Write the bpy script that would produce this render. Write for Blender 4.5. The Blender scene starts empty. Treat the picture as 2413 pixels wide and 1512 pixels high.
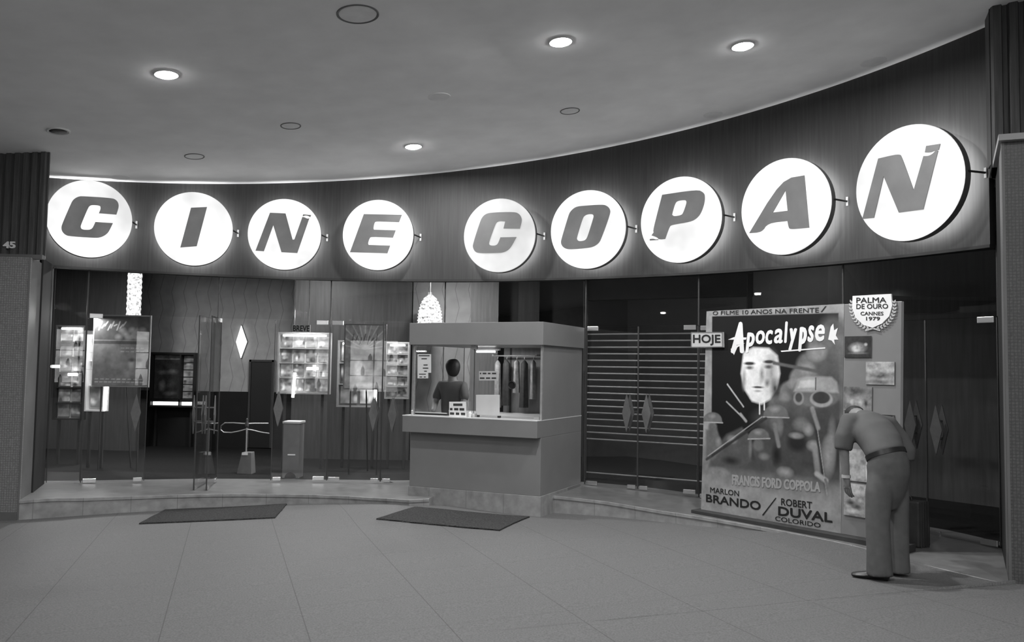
import bpy, bmesh, math, random
import numpy as np
from mathutils import Vector, Matrix

random.seed(7)
S = bpy.context.scene
COL = S.collection
PI = math.pi

# ------------------------------------------------------------------ camera
PW, PH = 2413, 1512
F, PITCH, ROLL, EYE = 1996.0, .0568, .0152, 1.6
cp, sp = math.cos(PITCH), math.sin(PITCH)
cr, sr = math.cos(ROLL), math.sin(ROLL)
cam_d = bpy.data.cameras.new('camera')
cam_d.sensor_fit = 'HORIZONTAL'
cam_d.sensor_width = 36
cam_d.lens = 36 * F / PW
cam_d.clip_start = .05
cam_d.clip_end = 200
cam = bpy.data.objects.new('camera', cam_d)
COL.objects.link(cam)
cam.matrix_world = Matrix(((cr, -sr, 0, 0), (-sp * sr, -sp * cr, -cp, 0),
                           (cp * sr, cp * cr, -sp, EYE), (0, 0, 0, 1)))
S.camera = cam

# ------------------------------------------------------------------ world, exposure
W = bpy.data.worlds.new('night')
S.world = W
W.use_nodes = True
W.node_tree.nodes['Background'].inputs[0].default_value = (.5, .5, .5, 1)
W.node_tree.nodes['Background'].inputs[1].default_value = .01
S.view_settings.view_transform = 'Standard'
S.view_settings.look = 'None'
S.view_settings.gamma = 1
S.view_settings.use_curve_mapping = False
S.view_settings.exposure = .72
LAMP_W = 78.0          # the lit ceiling lamps
LOBBY_FILL_W = 38.0         # added unseen lights over the lobby
DISC_E = .60          # the sign discs
LETTER_E = .058


# ------------------------------------------------------------------ measuring helpers (real surfaces seen along a sight line)
def ray(px, py):
    x = (px - PW / 2) / F
    y = -(py - PH / 2) / F
    X = cr * x - sr * y
    Y = sr * x + cr * y
    return np.array([X, cp - sp * Y, sp + cp * Y])


EYEP = np.array([0, 0, EYE])


def on_z(px, py, z):
    r = ray(px, py)
    return r * ((z - EYE) / r[2]) + EYEP


def on_y(px, py, d):
    r = ray(px, py)
    return r * (d / r[1]) + EYEP


def on_plane(px, py, p, n):
    r = ray(px, py)
    return r * (np.dot(np.array(p) - EYEP, n) / np.dot(r, n)) + EYEP


CX, CY, R = -2.044, 4.67, 7.405      # the curved front: axis and radius


def on_cyl(px, py, rad):
    r = ray(px, py)
    a = r[0] ** 2 + r[1] ** 2
    b = -(r[0] * CX + r[1] * CY)
    c = CX ** 2 + CY ** 2 - rad ** 2
    return r * ((-b + math.sqrt(b * b - a * c)) / a) + EYEP


def ang(p):
    return math.atan2(p[0] - CX, p[1] - CY)


def cyl(a, rad, z):
    return np.array([CX + rad * math.sin(a), CY + rad * math.cos(a), z])


CEIL = (4.808, .086, -.027)


def ceil_z(x, y):
    return CEIL[0] + CEIL[1] * x + CEIL[2] * y


def on_ceil(px, py):
    r = ray(px, py)
    s = (CEIL[0] - EYE) / (r[2] - CEIL[1] * r[0] - CEIL[2] * r[1])
    return r * s + EYEP


# platform height under the glass line and the platform's front edge
RG = R + .09
GL = [(108, 1139), (183, 1139), (336, 1136), (500, 1134), (640, 1135), (740, 1136), (920, 1138), (1366, 1141), (1506, 1154),
      (1651, 1174), (2206, 1257), (2361, 1295)]
GP = [on_cyl(x, y, RG) for x, y in GL]
GA = [ang(p) for p in GP]
GZ = [p[2] for p in GP]


def plat_z(a):
    return float(np.interp(a, GA, GZ))


EDGE = [(45, 1178), (250, 1170), (500, 1164), (660, 1163), (800, 1167), (960, 1177), (1288, 1166), (1486, 1191), (1651, 1214),
        (1850, 1254), (2020, 1287), (2126, 1312), (2372, 1376)]
EP = []
for x, y in EDGE:
    z = 0
    for k in range(12):
        p = on_z(x, y, z)
        z = plat_z(ang(p))
    EP.append(p)
BOT = [1225, 1210, 1199, 1188, 1186, 1189, 1208, 1223, 1238, 1257, 1288, 1313, 1377]
BP = [on_y(e[0], b, p[1]) for e, b, p in zip(EDGE, BOT, EP)]
_A = np.array([[1, p[0], p[1]] for p in BP])
_b = np.array([p[2] for p in BP])
FP = np.linalg.lstsq(_A, _b, rcond=None)[0]
_res = _b - _A @ FP
_pos = np.array([[p[0], p[1]] for p in BP])
_dd = ((_pos[:, None] - _pos[None]) ** 2).sum(2)
_wt = np.linalg.solve(np.exp(-_dd / (2 * .55 ** 2)) + .15 * np.eye(len(_pos)), _res)


def floor_z(x, y):
    k = np.exp(-((_pos[:, 0] - x) ** 2 + (_pos[:, 1] - y) ** 2) / (2 * .55 ** 2))
    return float(FP[0] + FP[1] * x + FP[2] * y + k @ _wt)


def on_floor(px, py, lift=0.0):
    z = -.1
    for k in range(15):
        p = on_z(px, py, z)
        z = floor_z(p[0], p[1]) + lift
    return p


# ------------------------------------------------------------------ materials (all grey: the photograph is black and white)
def mat(name, v, rough=.6, noise=0, scale=8, spec=.4, metal=0, stretch=None, bump=0):
    m = bpy.data.materials.new(name)
    m.use_nodes = True
    nt = m.node_tree
    b = nt.nodes['Principled BSDF']
    b.inputs['Base Color'].default_value = (v, v, v, 1)
    b.inputs['Roughness'].default_value = rough
    b.inputs['Specular IOR Level'].default_value = spec
    b.inputs['Metallic'].default_value = metal
    if noise or bump:
        g = nt.nodes.new('ShaderNodeNewGeometry')
        mp = nt.nodes.new('ShaderNodeMapping')
        if stretch:
            mp.inputs['Scale'].default_value = stretch
        n = nt.nodes.new('ShaderNodeTexNoise')
        n.inputs['Scale'].default_value = scale
        n.inputs['Detail'].default_value = 6
        nt.links.new(g.outputs['Position'], mp.inputs[0])
        nt.links.new(mp.outputs[0], n.inputs['Vector'])
        if noise:
            r = nt.nodes.new('ShaderNodeMapRange')
            r.inputs['From Min'].default_value = .3
            r.inputs['From Max'].default_value = .7
            r.inputs['To Min'].default_value = v * (1 - noise)
            r.inputs['To Max'].default_value = v * (1 + noise)
            nt.links.new(n.outputs['Fac'], r.inputs['Value'])
            nt.links.new(r.outputs[0], b.inputs['Base Color'])
        if bump:
            bp = nt.nodes.new('ShaderNodeBump')
            bp.inputs['Strength'].default_value = bump
            bp.inputs['Distance'].default_value = .01
            nt.links.new(n.outputs['Fac'], bp.inputs['Height'])
            nt.links.new(bp.outputs[0], b.inputs['Normal'])
    return m


def emis(name, e, noise=0, scale=5, base=.12):
    m = bpy.data.materials.new(name)
    m.use_nodes = True
    nt = m.node_tree
    b = nt.nodes['Principled BSDF']
    b.inputs['Base Color'].default_value = (base, base, base, 1)
    b.inputs['Roughness'].default_value = .5
    b.inputs['Emission Color'].default_value = (1, 1, 1, 1)
    b.inputs['Emission Strength'].default_value = e
    if noise:
        g = nt.nodes.new('ShaderNodeNewGeometry')
        n = nt.nodes.new('ShaderNodeTexNoise')
        n.inputs['Scale'].default_value = scale
        n.inputs['Detail'].default_value = 3
        r = nt.nodes.new('ShaderNodeMapRange')
        r.inputs['From Min'].default_value = .3
        r.inputs['From Max'].default_value = .7
        r.inputs['To Min'].default_value = e * (1 - noise)
        r.inputs['To Max'].default_value = e * (1 + noise)
        nt.links.new(g.outputs['Position'], n.inputs['Vector'])
        nt.links.new(n.outputs['Fac'], r.inputs['Value'])
        nt.links.new(r.outputs[0], b.inputs['Emission Strength'])
    return m


def glass_mat(name, ior=1.5, tint=.97, rough=0.0):
    m = bpy.data.materials.new(name)
    m.use_nodes = True
    nt = m.node_tree
    nt.nodes.clear()
    o = nt.nodes.new('ShaderNodeOutputMaterial')
    mx = nt.nodes.new('ShaderNodeMixShader')
    tr = nt.nodes.new('ShaderNodeBsdfTransparent')
    tr.inputs[0].default_value = (tint, tint, tint, 1)
    gl = nt.nodes.new('ShaderNodeBsdfGlossy')
    gl.inputs['Roughness'].default_value = rough
    g = nt.nodes.new('ShaderNodeNewGeometry')
    dt = nt.nodes.new('ShaderNodeVectorMath')
    dt.operation = 'DOT_PRODUCT'
    nt.links.new(g.outputs['Incoming'], dt.inputs[0])
    nt.links.new(g.outputs['Normal'], dt.inputs[1])

    def M(op, a, b_=0.0):
        n = nt.nodes.new('ShaderNodeMath')
        n.operation = op
        for i, q in enumerate((a, b_)):
            if isinstance(q, (int, float)):
                n.inputs[i].default_value = q
            else:
                nt.links.new(q, n.inputs[i])
        return n.outputs[0]
    r0 = ((ior - 1) / (ior + 1)) ** 2
    k = M('POWER', M('SUBTRACT', 1.0, M('ABSOLUTE', dt.outputs['Value'])), 5.0)
    nt.links.new(M('ADD', M('MULTIPLY', k, 1 - r0), r0), mx.inputs[0])
    nt.links.new(tr.outputs[0], mx.inputs[1])
    nt.links.new(gl.outputs[0], mx.inputs[2])
    nt.links.new(mx.outputs[0], o.inputs[0])
    return m


def line_mat(name, v, vline, terms, rough=.5, noise=.1, scale=30, width=.012, spec=.4):
    """A surface with thin joint lines: terms = list of (kind, a, b, c, spacing) giving a coordinate from the position."""
    m = mat(name, v, rough, noise, scale, spec)
    nt = m.node_tree
    b = nt.nodes['Principled BSDF']
    src = b.inputs['Base Color'].links[0].from_socket
    g = nt.nodes.new('ShaderNodeNewGeometry')
    sx = nt.nodes.new('ShaderNodeSeparateXYZ')
    nt.links.new(g.outputs['Position'], sx.inputs[0])

    def M(op, *a):
        n = nt.nodes.new('ShaderNodeMath')
        n.operation = op
        for i, q in enumerate(a):
            if isinstance(q, (int, float)):
                n.inputs[i].default_value = q
            else:
                nt.links.new(q, n.inputs[i])
        return n.outputs[0]
    x, y, z = sx.outputs
    fac = None
    for t in terms:
        kind, off, spacing = t[0], t[1], t[2]
        if kind == 'dir':
            nx, ny = t[3], t[4]
            u = M('ADD', M('MULTIPLY', x, nx), M('MULTIPLY', y, ny))
        elif kind == 'arc':
            u = M('MULTIPLY', M('ARCTAN2', M('SUBTRACT', x, CX), M('SUBTRACT', y, CY)), R)
        elif kind == 'z':
            u = z
        elif kind == 'chev':
            tri = M('PINGPONG', z, t[3])
            u = M('ADD', x, M('MULTIPLY', tri, t[4]))
        d = M('PINGPONG', M('SUBTRACT', u, off), spacing / 2)
        w = t[5] if len(t) > 5 else width
        l = M('LESS_THAN', d, w / 2)
        if len(t) > 6:
            l = M('MULTIPLY', l, t[6])
        fac = l if fac is None else M('MAXIMUM', fac, l)
    mx = nt.nodes.new('ShaderNodeMix')
    mx.data_type = 'RGBA'
    nt.links.new(fac, mx.inputs['Factor'])
    nt.links.new(src, mx.inputs['A'])
    mx.inputs['B'].default_value = (vline, vline, vline, 1)
    nt.links.new(mx.outputs['Result'], b.inputs['Base Color'])
    return m


MT = {
    'floor': line_mat('terrazzo', .125, .045, [('dir', -.35, .86, .949, .315, .007, .6), ('dir', 5.2, .80, -.40, .917, .006, .35)], .65, .26, 85, .012, .2),
    'ceiling': mat('plaster', .9, .85, .05, 2.5, .2),
    'fascia': mat('dark_wood', .034, .5, .2, 6, .3, 0, (7, 7, .3)),
    'marble': line_mat('marble', .27, .16, [('arc', 0, .62, 0, 0, .007)], .35, .22, 9),
    'tread': mat('marble_tread', .17, .3, .15, 7, .5),
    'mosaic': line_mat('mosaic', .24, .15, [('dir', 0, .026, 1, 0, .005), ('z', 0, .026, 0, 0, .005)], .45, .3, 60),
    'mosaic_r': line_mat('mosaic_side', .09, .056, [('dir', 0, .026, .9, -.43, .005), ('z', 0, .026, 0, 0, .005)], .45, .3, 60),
    'flute': mat('fluted_wood', .07, .6, .3, 5, .3, 0, (8, 8, .5)),
    'jamb': mat('jamb_paint', .13, .5, .1, 4),
    'jambd': mat('jamb_dark', .035, .75, .1, 4, .1),
    'ledge': mat('ledge_metal', .3, .4),
    'glass': glass_mat('pane_glass'),
    'edge': mat('glass_edge', .06, .5, 0, 8, .15),
    'chrome': mat('chrome', .75, .25, 0, 8, .5, .9),
    'steel': mat('dull_steel', .45, .4, .1, 20, .5, .6),
    'handle': mat('smoked_handle', .12, .35, .1, 20),
    'black': mat('black', .012, .5),
    'dark': mat('dark_grey', .04, .6, .15, 10),
    'mid': mat('mid_grey', .14, .6, .1, 10),
    'light': mat('light_grey', .45, .6, .06, 6),
    'paper': mat('paper', .75, .7, .04, 10),
    'booth': mat('booth_paint', .2, .38, .05, 3, .5),
    'counter': mat('counter_top', .6, .25, .04, 5, .5),
    'carpet': mat('dark_carpet', .014, .9, .3, 30, .1),
    'wains': mat('dark_wainscot', .012, .6, .1, 5, .2),
    'chev': line_mat('chevron_wood', .36, .10, [('chev', 0, .245, .34, .24, .012, .55)], .5, .12, 5),
    'wood2': mat('lobby_wood', .065, .5, .2, 4, .3, 0, (6, 6, .4)),
    'wood3': mat('lobby_wood_pale', .2, .45, .2, 4, .3, 0, (6, 6, .4)),
    'mat': mat('coir', .05, .95, .45, 60, .05, 0, None, .6),
    'disc': emis('disc_acrylic', DISC_E, .26, 1.4),
    'discdim': emis('disc_acrylic_dim', .44, .25, 1.6),
    'discback': emis('disc_back', 7.4, 0),
    'rim': mat('disc_rim', .1, .4),
    'letter': emis('letter_acrylic', LETTER_E, .25, 4, .06),
    'bulb': emis('bulb', 30),
    'lampring': mat('lamp_ring', .62, .5),
    'cover': mat('lamp_cover', .80, .6, .06, 8),
    'tube': emis('tube', 6),
    'crystal': emis('crystal', .72, .95, 26),
    'lampglow': emis('lamp_panel', 1.5),
    'skin': mat('skin', .2, .55, .08, 15),
    'skin_w': mat('skin_booth', .22, .55),
    'hair': mat('hair', .012, .6, .3, 60),
    'shirt': mat('shirt', .084, .8, .08, 10),
    'trousers': mat('trousers', .092, .85, .12, 14),
    'leather': mat('leather', .02, .4),
    'case': mat('case_leather', .04, .45, .2, 12),
    'number': mat('number_metal', .7, .5),
    'coat': mat('coat', .03, .8, .3, 20),
    'coat2': mat('coat_pale', .22, .8, .3, 20),
}


def paint_mat():
    m = bpy.data.materials.new('painted_print')
    m.use_nodes = True
    nt = m.node_tree
    b = nt.nodes['Principled BSDF']
    a = nt.nodes.new('ShaderNodeAttribute')
    a.attribute_name = 'paint'
    nt.links.new(a.outputs['Color'], b.inputs['Base Color'])
    b.inputs['Roughness'].default_value = .55
    b.inputs['Specular IOR Level'].default_value = .3
    return m


MT['print'] = paint_mat()


# ------------------------------------------------------------------ mesh helpers
class MB:
    """Collects shapes (world coordinates) into one mesh."""

    def __init__(s):
        s.v, s.f, s.mi = [], [], []
        s.cur = 0

    def add(s, vs, fs):
        n = len(s.v)
        s.v += [tuple(map(float, p)) for p in vs]
        for f in fs:
            s.f.append(tuple(i + n for i in f))
            s.mi.append(s.cur)
        return s

    def hexa(s, b, t):
        """four bottom points, four top points (same order)."""
        return s.add(list(b) + list(t), [(3, 2, 1, 0), (4, 5, 6, 7), (0, 1, 5, 4), (1, 2, 6, 5), (2, 3, 7, 6), (3, 0, 4, 7)])

    def box(s, x0, x1, y0, y1, z0, z1):
        return s.hexa([(x0, y0, z0), (x1, y0, z0), (x1, y1, z0), (x0, y1, z0)], [(x0, y0, z1), (x1, y0, z1), (x1, y1, z1), (x0, y1, z1)])

    def obox(s, o, ax, ay, az):
        o, ax, ay, az = map(np.array, (o, ax, ay, az))
        b = [o, o + ax, o + ax + ay, o + ay]
        return s.hexa(b, [p + az for p in b])

    def wall(s, a, b, z0, z1, t):
        """upright slab from a to b (xy), thickness t to the left of a->b; z0/z1 a number or a pair for the two ends."""
        a, b = np.array(a[:2], float), np.array(b[:2], float)
        d = (b - a) / np.linalg.norm(b - a)
        n = np.array([-d[1], d[0]]) * t
        z0 = z0 if isinstance(z0, tuple) else (z0, z0)
        z1 = z1 if isinstance(z1, tuple) else (z1, z1)
        q = [(a, 0), (b, 1), (b + n, 1), (a + n, 0)]
        return s.hexa([(p[0], p[1], z0[i]) for p, i in q], [(p[0], p[1], z1[i]) for p, i in q])

    def prism(s, pts, off):
        """polygon (3-d points, flat) pushed along off."""
        pts = [np.array(p, float) for p in pts]
        off = np.array(off, float)
        n = len(pts)
        fs = [tuple(range(n))[::-1], tuple(range(n, 2 * n))]
        fs += [(i, (i + 1) % n, n + (i + 1) % n, n + i) for i in range(n)]
        return s.add(pts + [p + off for p in pts], fs)

    def tube(s, pts, rad, n=10, cap=True):
        pts = [np.array(p, float) for p in pts]
        rr = rad if isinstance(rad, (list, tuple)) else [rad] * len(pts)
        vs, fs = [], []
        up = None
        for i, p in enumerate(pts):
            d = pts[min(i + 1, len(pts) - 1)] - pts[max(i - 1, 0)]
            d = d / (np.linalg.norm(d) + 1e-12)
            if up is None:
                up = np.array([0, 0, 1.]) if abs(d[2]) < .9 else np.array([1., 0, 0])
            x = np.cross(up, d)
            x /= np.linalg.norm(x) + 1e-12
            y = np.cross(d, x)
            up = y
            for k in range(n):
                a = 2 * PI * k / n
                vs.append(p + rr[i] * (math.cos(a) * x + math.sin(a) * y))
        for i in range(len(pts) - 1):
            for k in range(n):
                fs.append((i * n + k, i * n + (k + 1) % n, (i + 1) * n + (k + 1) % n, (i + 1) * n + k))
        if cap:
            fs.append(tuple(range(n))[::-1])
            fs.append(tuple((len(pts) - 1) * n + k for k in range(n)))
        return s.add(vs, fs)

    def lathe(s, o, ax, prof, n=40):
        """profile of (radius, height) turned about axis ax at o."""
        o, ax = np.array(o, float), np.array(ax, float)
        ax = ax / np.linalg.norm(ax)
        x = np.cross(ax, [0, 0, 1.] if abs(ax[2]) < .9 else [1., 0, 0])
        x /= np.linalg.norm(x)
        y = np.cross(ax, x)
        vs, fs = [], []
        for r, h in prof:
            for k in range(n):
                a = 2 * PI * k / n
                vs.append(o + ax * h + r * (math.cos(a) * x + math.sin(a) * y))
        for i in range(len(prof) - 1):
            for k in range(n):
                fs.append((i * n + k, i * n + (k + 1) % n, (i + 1) * n + (k + 1) % n, (i + 1) * n + k))
        if prof[0][0] > 1e-4:
            fs.append(tuple(range(n))[::-1])
        if prof[-1][0] > 1e-4:
            fs.append(tuple((len(prof) - 1) * n + k for k in range(n)))
        return s.add(vs, fs)


def root_loc(o):
    while o.parent is not None:
        o = o.parent
    return np.array(o.location)


def obj(name, mb, m, parent=None, loc=None, smooth=False, bevel=0, label=None):
    if parent is not None:
        org = root_loc(parent)
    elif loc is not None:
        org = np.array(loc, float)
    else:
        v = np.array(mb.v)
        org = np.array([(v[:, 0].min() + v[:, 0].max()) / 2, (v[:, 1].min() + v[:, 1].max()) / 2, v[:, 2].min()])
    me = bpy.data.meshes.new(name)
    me.from_pydata([tuple(np.array(p) - org) for p in mb.v], [], mb.f)
    ms = m if isinstance(m, (list, tuple)) else [m]
    for q in ms:
        me.materials.append(q)
    if len(ms) > 1:
        me.polygons.foreach_set('material_index', mb.mi)
    bm = bmesh.new()
    bm.from_mesh(me)
    bmesh.ops.remove_doubles(bm, verts=bm.verts, dist=1e-5)
    bmesh.ops.recalc_face_normals(bm, faces=bm.faces)
    bm.to_mesh(me)
    bm.free()
    if smooth:
        me.shade_smooth()
        try:
            me.set_sharp_from_angle(angle=.7)
        except Exception:
            pass
    o = bpy.data.objects.new(name, me)
    COL.objects.link(o)
    if parent is not None:
        o.parent = parent
    else:
        o.location = org
    if bevel:
        b = o.modifiers.new('bevel', 'BEVEL')
        b.width = bevel
        b.segments = 2
        b.limit_method = 'ANGLE'
    if label:
        o['label'] = label
    return o


def tag(o, label, cat, group=None, kind=None):
    o['label'] = label
    o['category'] = cat
    if group:
        o['group'] = group
    if kind:
        o['kind'] = kind
    return o


def thing(name, label, cat, loc, group=None, kind=None):
    o = bpy.data.objects.new(name, None)
    COL.objects.link(o)
    o.location = loc
    o.empty_display_size = .1
    return tag(o, label, cat, group, kind)


def struct(name, mb, m, label=None, cat=None, **kw):
    o = obj(name, mb, m, **kw)
    o['kind'] = 'structure'
    if label:
        o['label'] = label
    if cat:
        o['category'] = cat
    return o


def text_polys(body, bold=0.0, shear=0.0, spacing=1.0):
    """triangulated outline of a text at unit size, normalised to 0..1 in x and y."""
    c = bpy.data.curves.new('t', 'FONT')
    c.body = body
    c.size = 1
    c.offset = bold
    c.shear = shear
    c.space_character = spacing
    c.resolution_u = 3
    o = bpy.data.objects.new('t', c)
    COL.objects.link(o)
    bpy.context.view_layer.update()
    me = bpy.data.meshes.new_from_object(o.evaluated_get(bpy.context.evaluated_depsgraph_get()))
    vs = np.array([v.co[:2] for v in me.vertices])
    fs = [tuple(p.vertices) for p in me.polygons]
    COL.objects.unlink(o)
    bpy.data.objects.remove(o)
    bpy.data.curves.remove(c)
    bpy.data.meshes.remove(me)
    lo, hi = vs.min(0), vs.max(0)
    return (vs - lo) / (hi - lo), fs


def quad_text(mb, body, tl, tr, br, bl, bold=.02, shear=0.0, spacing=1.0, off=None):
    """lettering stretched over a flat quad given by its 3-d corners; off lifts it off the sheet."""
    v, f = text_polys(body, 0.0, shear, spacing)
    tl, tr, br, bl = map(np.array, (tl, tr, br, bl))
    off = np.zeros(3) if off is None else np.array(off)
    nrm = np.cross(br - bl, tl - bl)
    nrm = nrm / np.linalg.norm(nrm)
    asp = np.linalg.norm(br - bl) / np.linalg.norm(tl - bl)
    k = 0
    for dx, dy in ((0, 0), (1, 0), (-1, 0), (0, 1), (0, -1), (.7, .7), (-.7, .7), (.7, -.7), (-.7, -.7)):
        if k and bold <= 0:
            break
        ex, ey = dx * bold / asp, dy * bold
        sx, sy = 1 - 2 * bold / asp, 1 - 2 * bold
        pts = []
        for x, y in v:
            x, y = .5 + (x - .5) * sx + ex, .5 + (y - .5) * sy + ey
            pts.append((1 - x) * (1 - y) * bl + x * (1 - y) * br + x * y * tr + (1 - x) * y * tl + off + nrm * (.00015 * k))
        mb.add(pts, f)
        k += 1
    return mb


# picture raster for printed sheets: grey value per point
def value_noise(U, V, s, seed):
    rs = np.random.RandomState(seed)
    g = rs.rand(64, 64)
    x, y = U * s % 63, V * s % 63
    i, j = x.astype(int), y.astype(int)
    fx, fy = x - i, y - j
    fx, fy = fx * fx * (3 - 2 * fx), fy * fy * (3 - 2 * fy)
    return (g[j, i] * (1 - fx) + g[j, i + 1] * fx) * (1 - fy) + (g[j + 1, i] * (1 - fx) + g[j + 1, i + 1] * fx) * fy


def fbm(U, V, s, seed):
    return .5 * value_noise(U, V, s, seed) + .3 * value_noise(U, V, s * 2.1, seed + 1) + .2 * value_noise(U, V, s * 4.3, seed + 2)


class Canvas:
    def __init__(s, w, h, nx, base=.05):
        s.w, s.h = w, h
        s.nx, s.ny = nx, max(2, int(round(nx * h / w)))
        x = np.linspace(0, w, s.nx + 1)
        y = np.linspace(0, h, s.ny + 1)
        s.X, s.Y = np.meshgrid(x, y)
        s.g = np.full_like(s.X, base)

    def mix(s, a, v):
        a = np.clip(a, 0, 1)
        s.g = s.g * (1 - a) + v * a
        return s

    def ell(s, cx, cy, rx, ry, v, soft=.3, rot=0):
        c, q = math.cos(rot), math.sin(rot)
        dx, dy = s.X - cx, s.Y - cy
        d = np.hypot((c * dx + q * dy) / rx, (-q * dx + c * dy) / ry)
        return s.mix((1 - d) / soft + .5 * (soft < .01), v)

    def line(s, ax, ay, bx, by, w, v, soft=.3):
        dx, dy = bx - ax, by - ay
        t = np.clip(((s.X - ax) * dx + (s.Y - ay) * dy) / (dx * dx + dy * dy + 1e-12), 0, 1)
        d = np.hypot(s.X - ax - t * dx, s.Y - ay - t * dy)
        return s.mix((1 - d / w) / soft, v)

    def poly(s, pts, v, soft=.02):
        ins = np.zeros(s.X.shape, bool)
        dm = np.full(s.X.shape, 9.)
        n = len(pts)
        for i in range(n):
            (ax, ay), (bx, by) = pts[i], pts[(i + 1) % n]
            c = (ay > s.Y) != (by > s.Y)
            with np.errstate(divide='ignore', invalid='ignore'):
                xi = (bx - ax) * (s.Y - ay) / (by - ay) + ax
            ins ^= c & (s.X < xi)
            dx, dy = bx - ax, by - ay
            t = np.clip(((s.X - ax) * dx + (s.Y - ay) * dy) / (dx * dx + dy * dy + 1e-12), 0, 1)
            dm = np.minimum(dm, np.hypot(s.X - ax - t * dx, s.Y - ay - t * dy))
        sd = np.where(ins, dm, -dm)
        return s.mix(.5 + sd / soft, v)

    def rect(s, x0, y0, x1, y1, v):
        return s.mix(((s.X >= x0) & (s.X <= x1) & (s.Y >= y0) & (s.Y <= y1)).astype(float), v)

    def noise(s, amt, scale, seed):
        s.g = s.g * (1 + amt * (2 * fbm(s.X, s.Y, scale, seed) - 1))
        return s

    def sheet(s, name, o, t, up, parent=None, thick=.004, lift=0.0, loc=None):
        """printed sheet: the raster on the front, plain edges and back; o = lower left front corner."""
        o, t, up = np.array(o, float), np.array(t, float), np.array(up, float)
        n = np.cross(t, up)
        o = o + n * lift
        P = o + s.X[..., None] * t + s.Y[..., None] * up
        vs = P.reshape(-1, 3).tolist()
        nx, ny = s.nx + 1, s.ny + 1
        fs = [(j * nx + i, j * nx + i + 1, (j + 1) * nx + i + 1, (j + 1) * nx + i) for j in range(ny - 1) for i in range(nx - 1)]
        k = len(vs)
        c = [P[0, 0], P[0, -1], P[-1, -1], P[-1, 0]]
        vs += [p.tolist() for p in c] + [(p - n * thick).tolist() for p in c]
        fs += [(k + i, k + 4 + i, k + 4 + (i + 1) % 4, k + (i + 1) % 4) for i in range(4)] + [(k + 7, k + 6, k + 5, k + 4)]
        org = root_loc(parent) if parent is not None else (np.array(loc) if loc is not None else o)
        me = bpy.data.meshes.new(name)
        me.from_pydata([tuple(np.array(p) - org) for p in vs], [], fs)
        at = me.color_attributes.new('paint', 'FLOAT_COLOR', 'POINT')
        g = np.concatenate([np.clip(s.g, .004, .9).ravel(), np.full(8, .2)])
        at.data.foreach_set('color', np.stack([g, g, g, np.ones_like(g)], 1).ravel())
        me.materials.append(MT['print'])
        ob = bpy.data.objects.new(name, me)
        COL.objects.link(ob)
        if parent is not None:
            ob.parent = parent
        else:
            ob.location = org
        return ob


def skin(name, pts, edges, m, parent, sub=2, root=0):
    """one continuous skinned body: pts = (x, y, z, r) or (x, y, z, rx, ry)."""
    org = root_loc(parent)
    me = bpy.data.meshes.new(name)
    me.from_pydata([tuple(np.array(p[:3]) - org) for p in pts], edges, [])
    o = bpy.data.objects.new(name, me)
    COL.objects.link(o)
    o.modifiers.new('skin', 'SKIN').use_smooth_shade = True
    sv = me.skin_vertices[0].data
    for i, p in enumerate(pts):
        sv[i].radius = (p[3], p[4] if len(p) > 4 else p[3])
        sv[i].use_root = i == root
    s = o.modifiers.new('sub', 'SUBSURF')
    s.levels = s.render_levels = sub
    bpy.context.view_layer.update()
    ev = bpy.data.meshes.new_from_object(o.evaluated_get(bpy.context.evaluated_depsgraph_get()))
    o.modifiers.clear()
    o.data = ev
    bpy.data.meshes.remove(me)
    ev.name = name
    ev.materials.clear()
    ev.materials.append(m)
    ev.shade_smooth()
    o.parent = parent
    return o


# ================================================================== THE SETTING
FZ = 2.86                                   # underside of the fascia
A0, A1 = ang(on_cyl(107, 622, R)), ang(on_cyl(2333, 577, R))
EA = [ang(p) for p in EP]
ER = [math.hypot(p[0] - CX, p[1] - CY) for p in EP]


PL = np.polyfit(EA[:6], ER[:6], 3)
PR = np.polyfit(EA[6:], ER[6:], 3)


def edge_r(a):
    if a <= EA[5]:
        return float(np.polyval(PL, a))
    if a >= EA[6]:
        return float(np.polyval(PR, a))
    return float(np.interp(a, [EA[5], EA[6]], [np.polyval(PL, EA[5]), np.polyval(PR, EA[6])]))


# floor: rings of points about the axis, ending at the step
def build_floor():
    angs = sorted(set(list(np.linspace(-PI, PI, 121)) + list(np.linspace(EA[0], EA[-1], 90)) + [EA[0] - .003, EA[-1] + .003]))
    vs, fs = [], []
    NR = 36
    for a in angs:
        rm = edge_r(a) + .03 if EA[0] <= a <= EA[-1] else 15.0
        for k in range(NR + 1):
            r = rm * (k / NR)
            x, y = CX + r * math.sin(a), CY + r * math.cos(a)
            vs.append((x, y, floor_z(x, y)))
    m = NR + 1
    for i in range(len(angs) - 1):
        for k in range(NR):
            fs.append((i * m + k, i * m + k + 1, (i + 1) * m + k + 1, (i + 1) * m + k))
    mb = MB().add(vs, fs)
    o = struct('floor', mb, MT['floor'], 'pale terrazzo arcade floor with thin dark diagonal joints', 'floor')
    o.data.shade_smooth()


build_floor()

# ceiling: one tilted slab over the arcade
mb = MB()
c = [(-18, -9), (12, -9), (12, 13.4), (-18, 13.4)]
mb.hexa([(x, y, ceil_z(x, y)) for x, y in c], [(x, y, ceil_z(x, y) + .15) for x, y in c])
struct('ceiling', mb, MT['ceiling'], 'smooth pale plaster ceiling of the arcade', 'ceiling')


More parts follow.
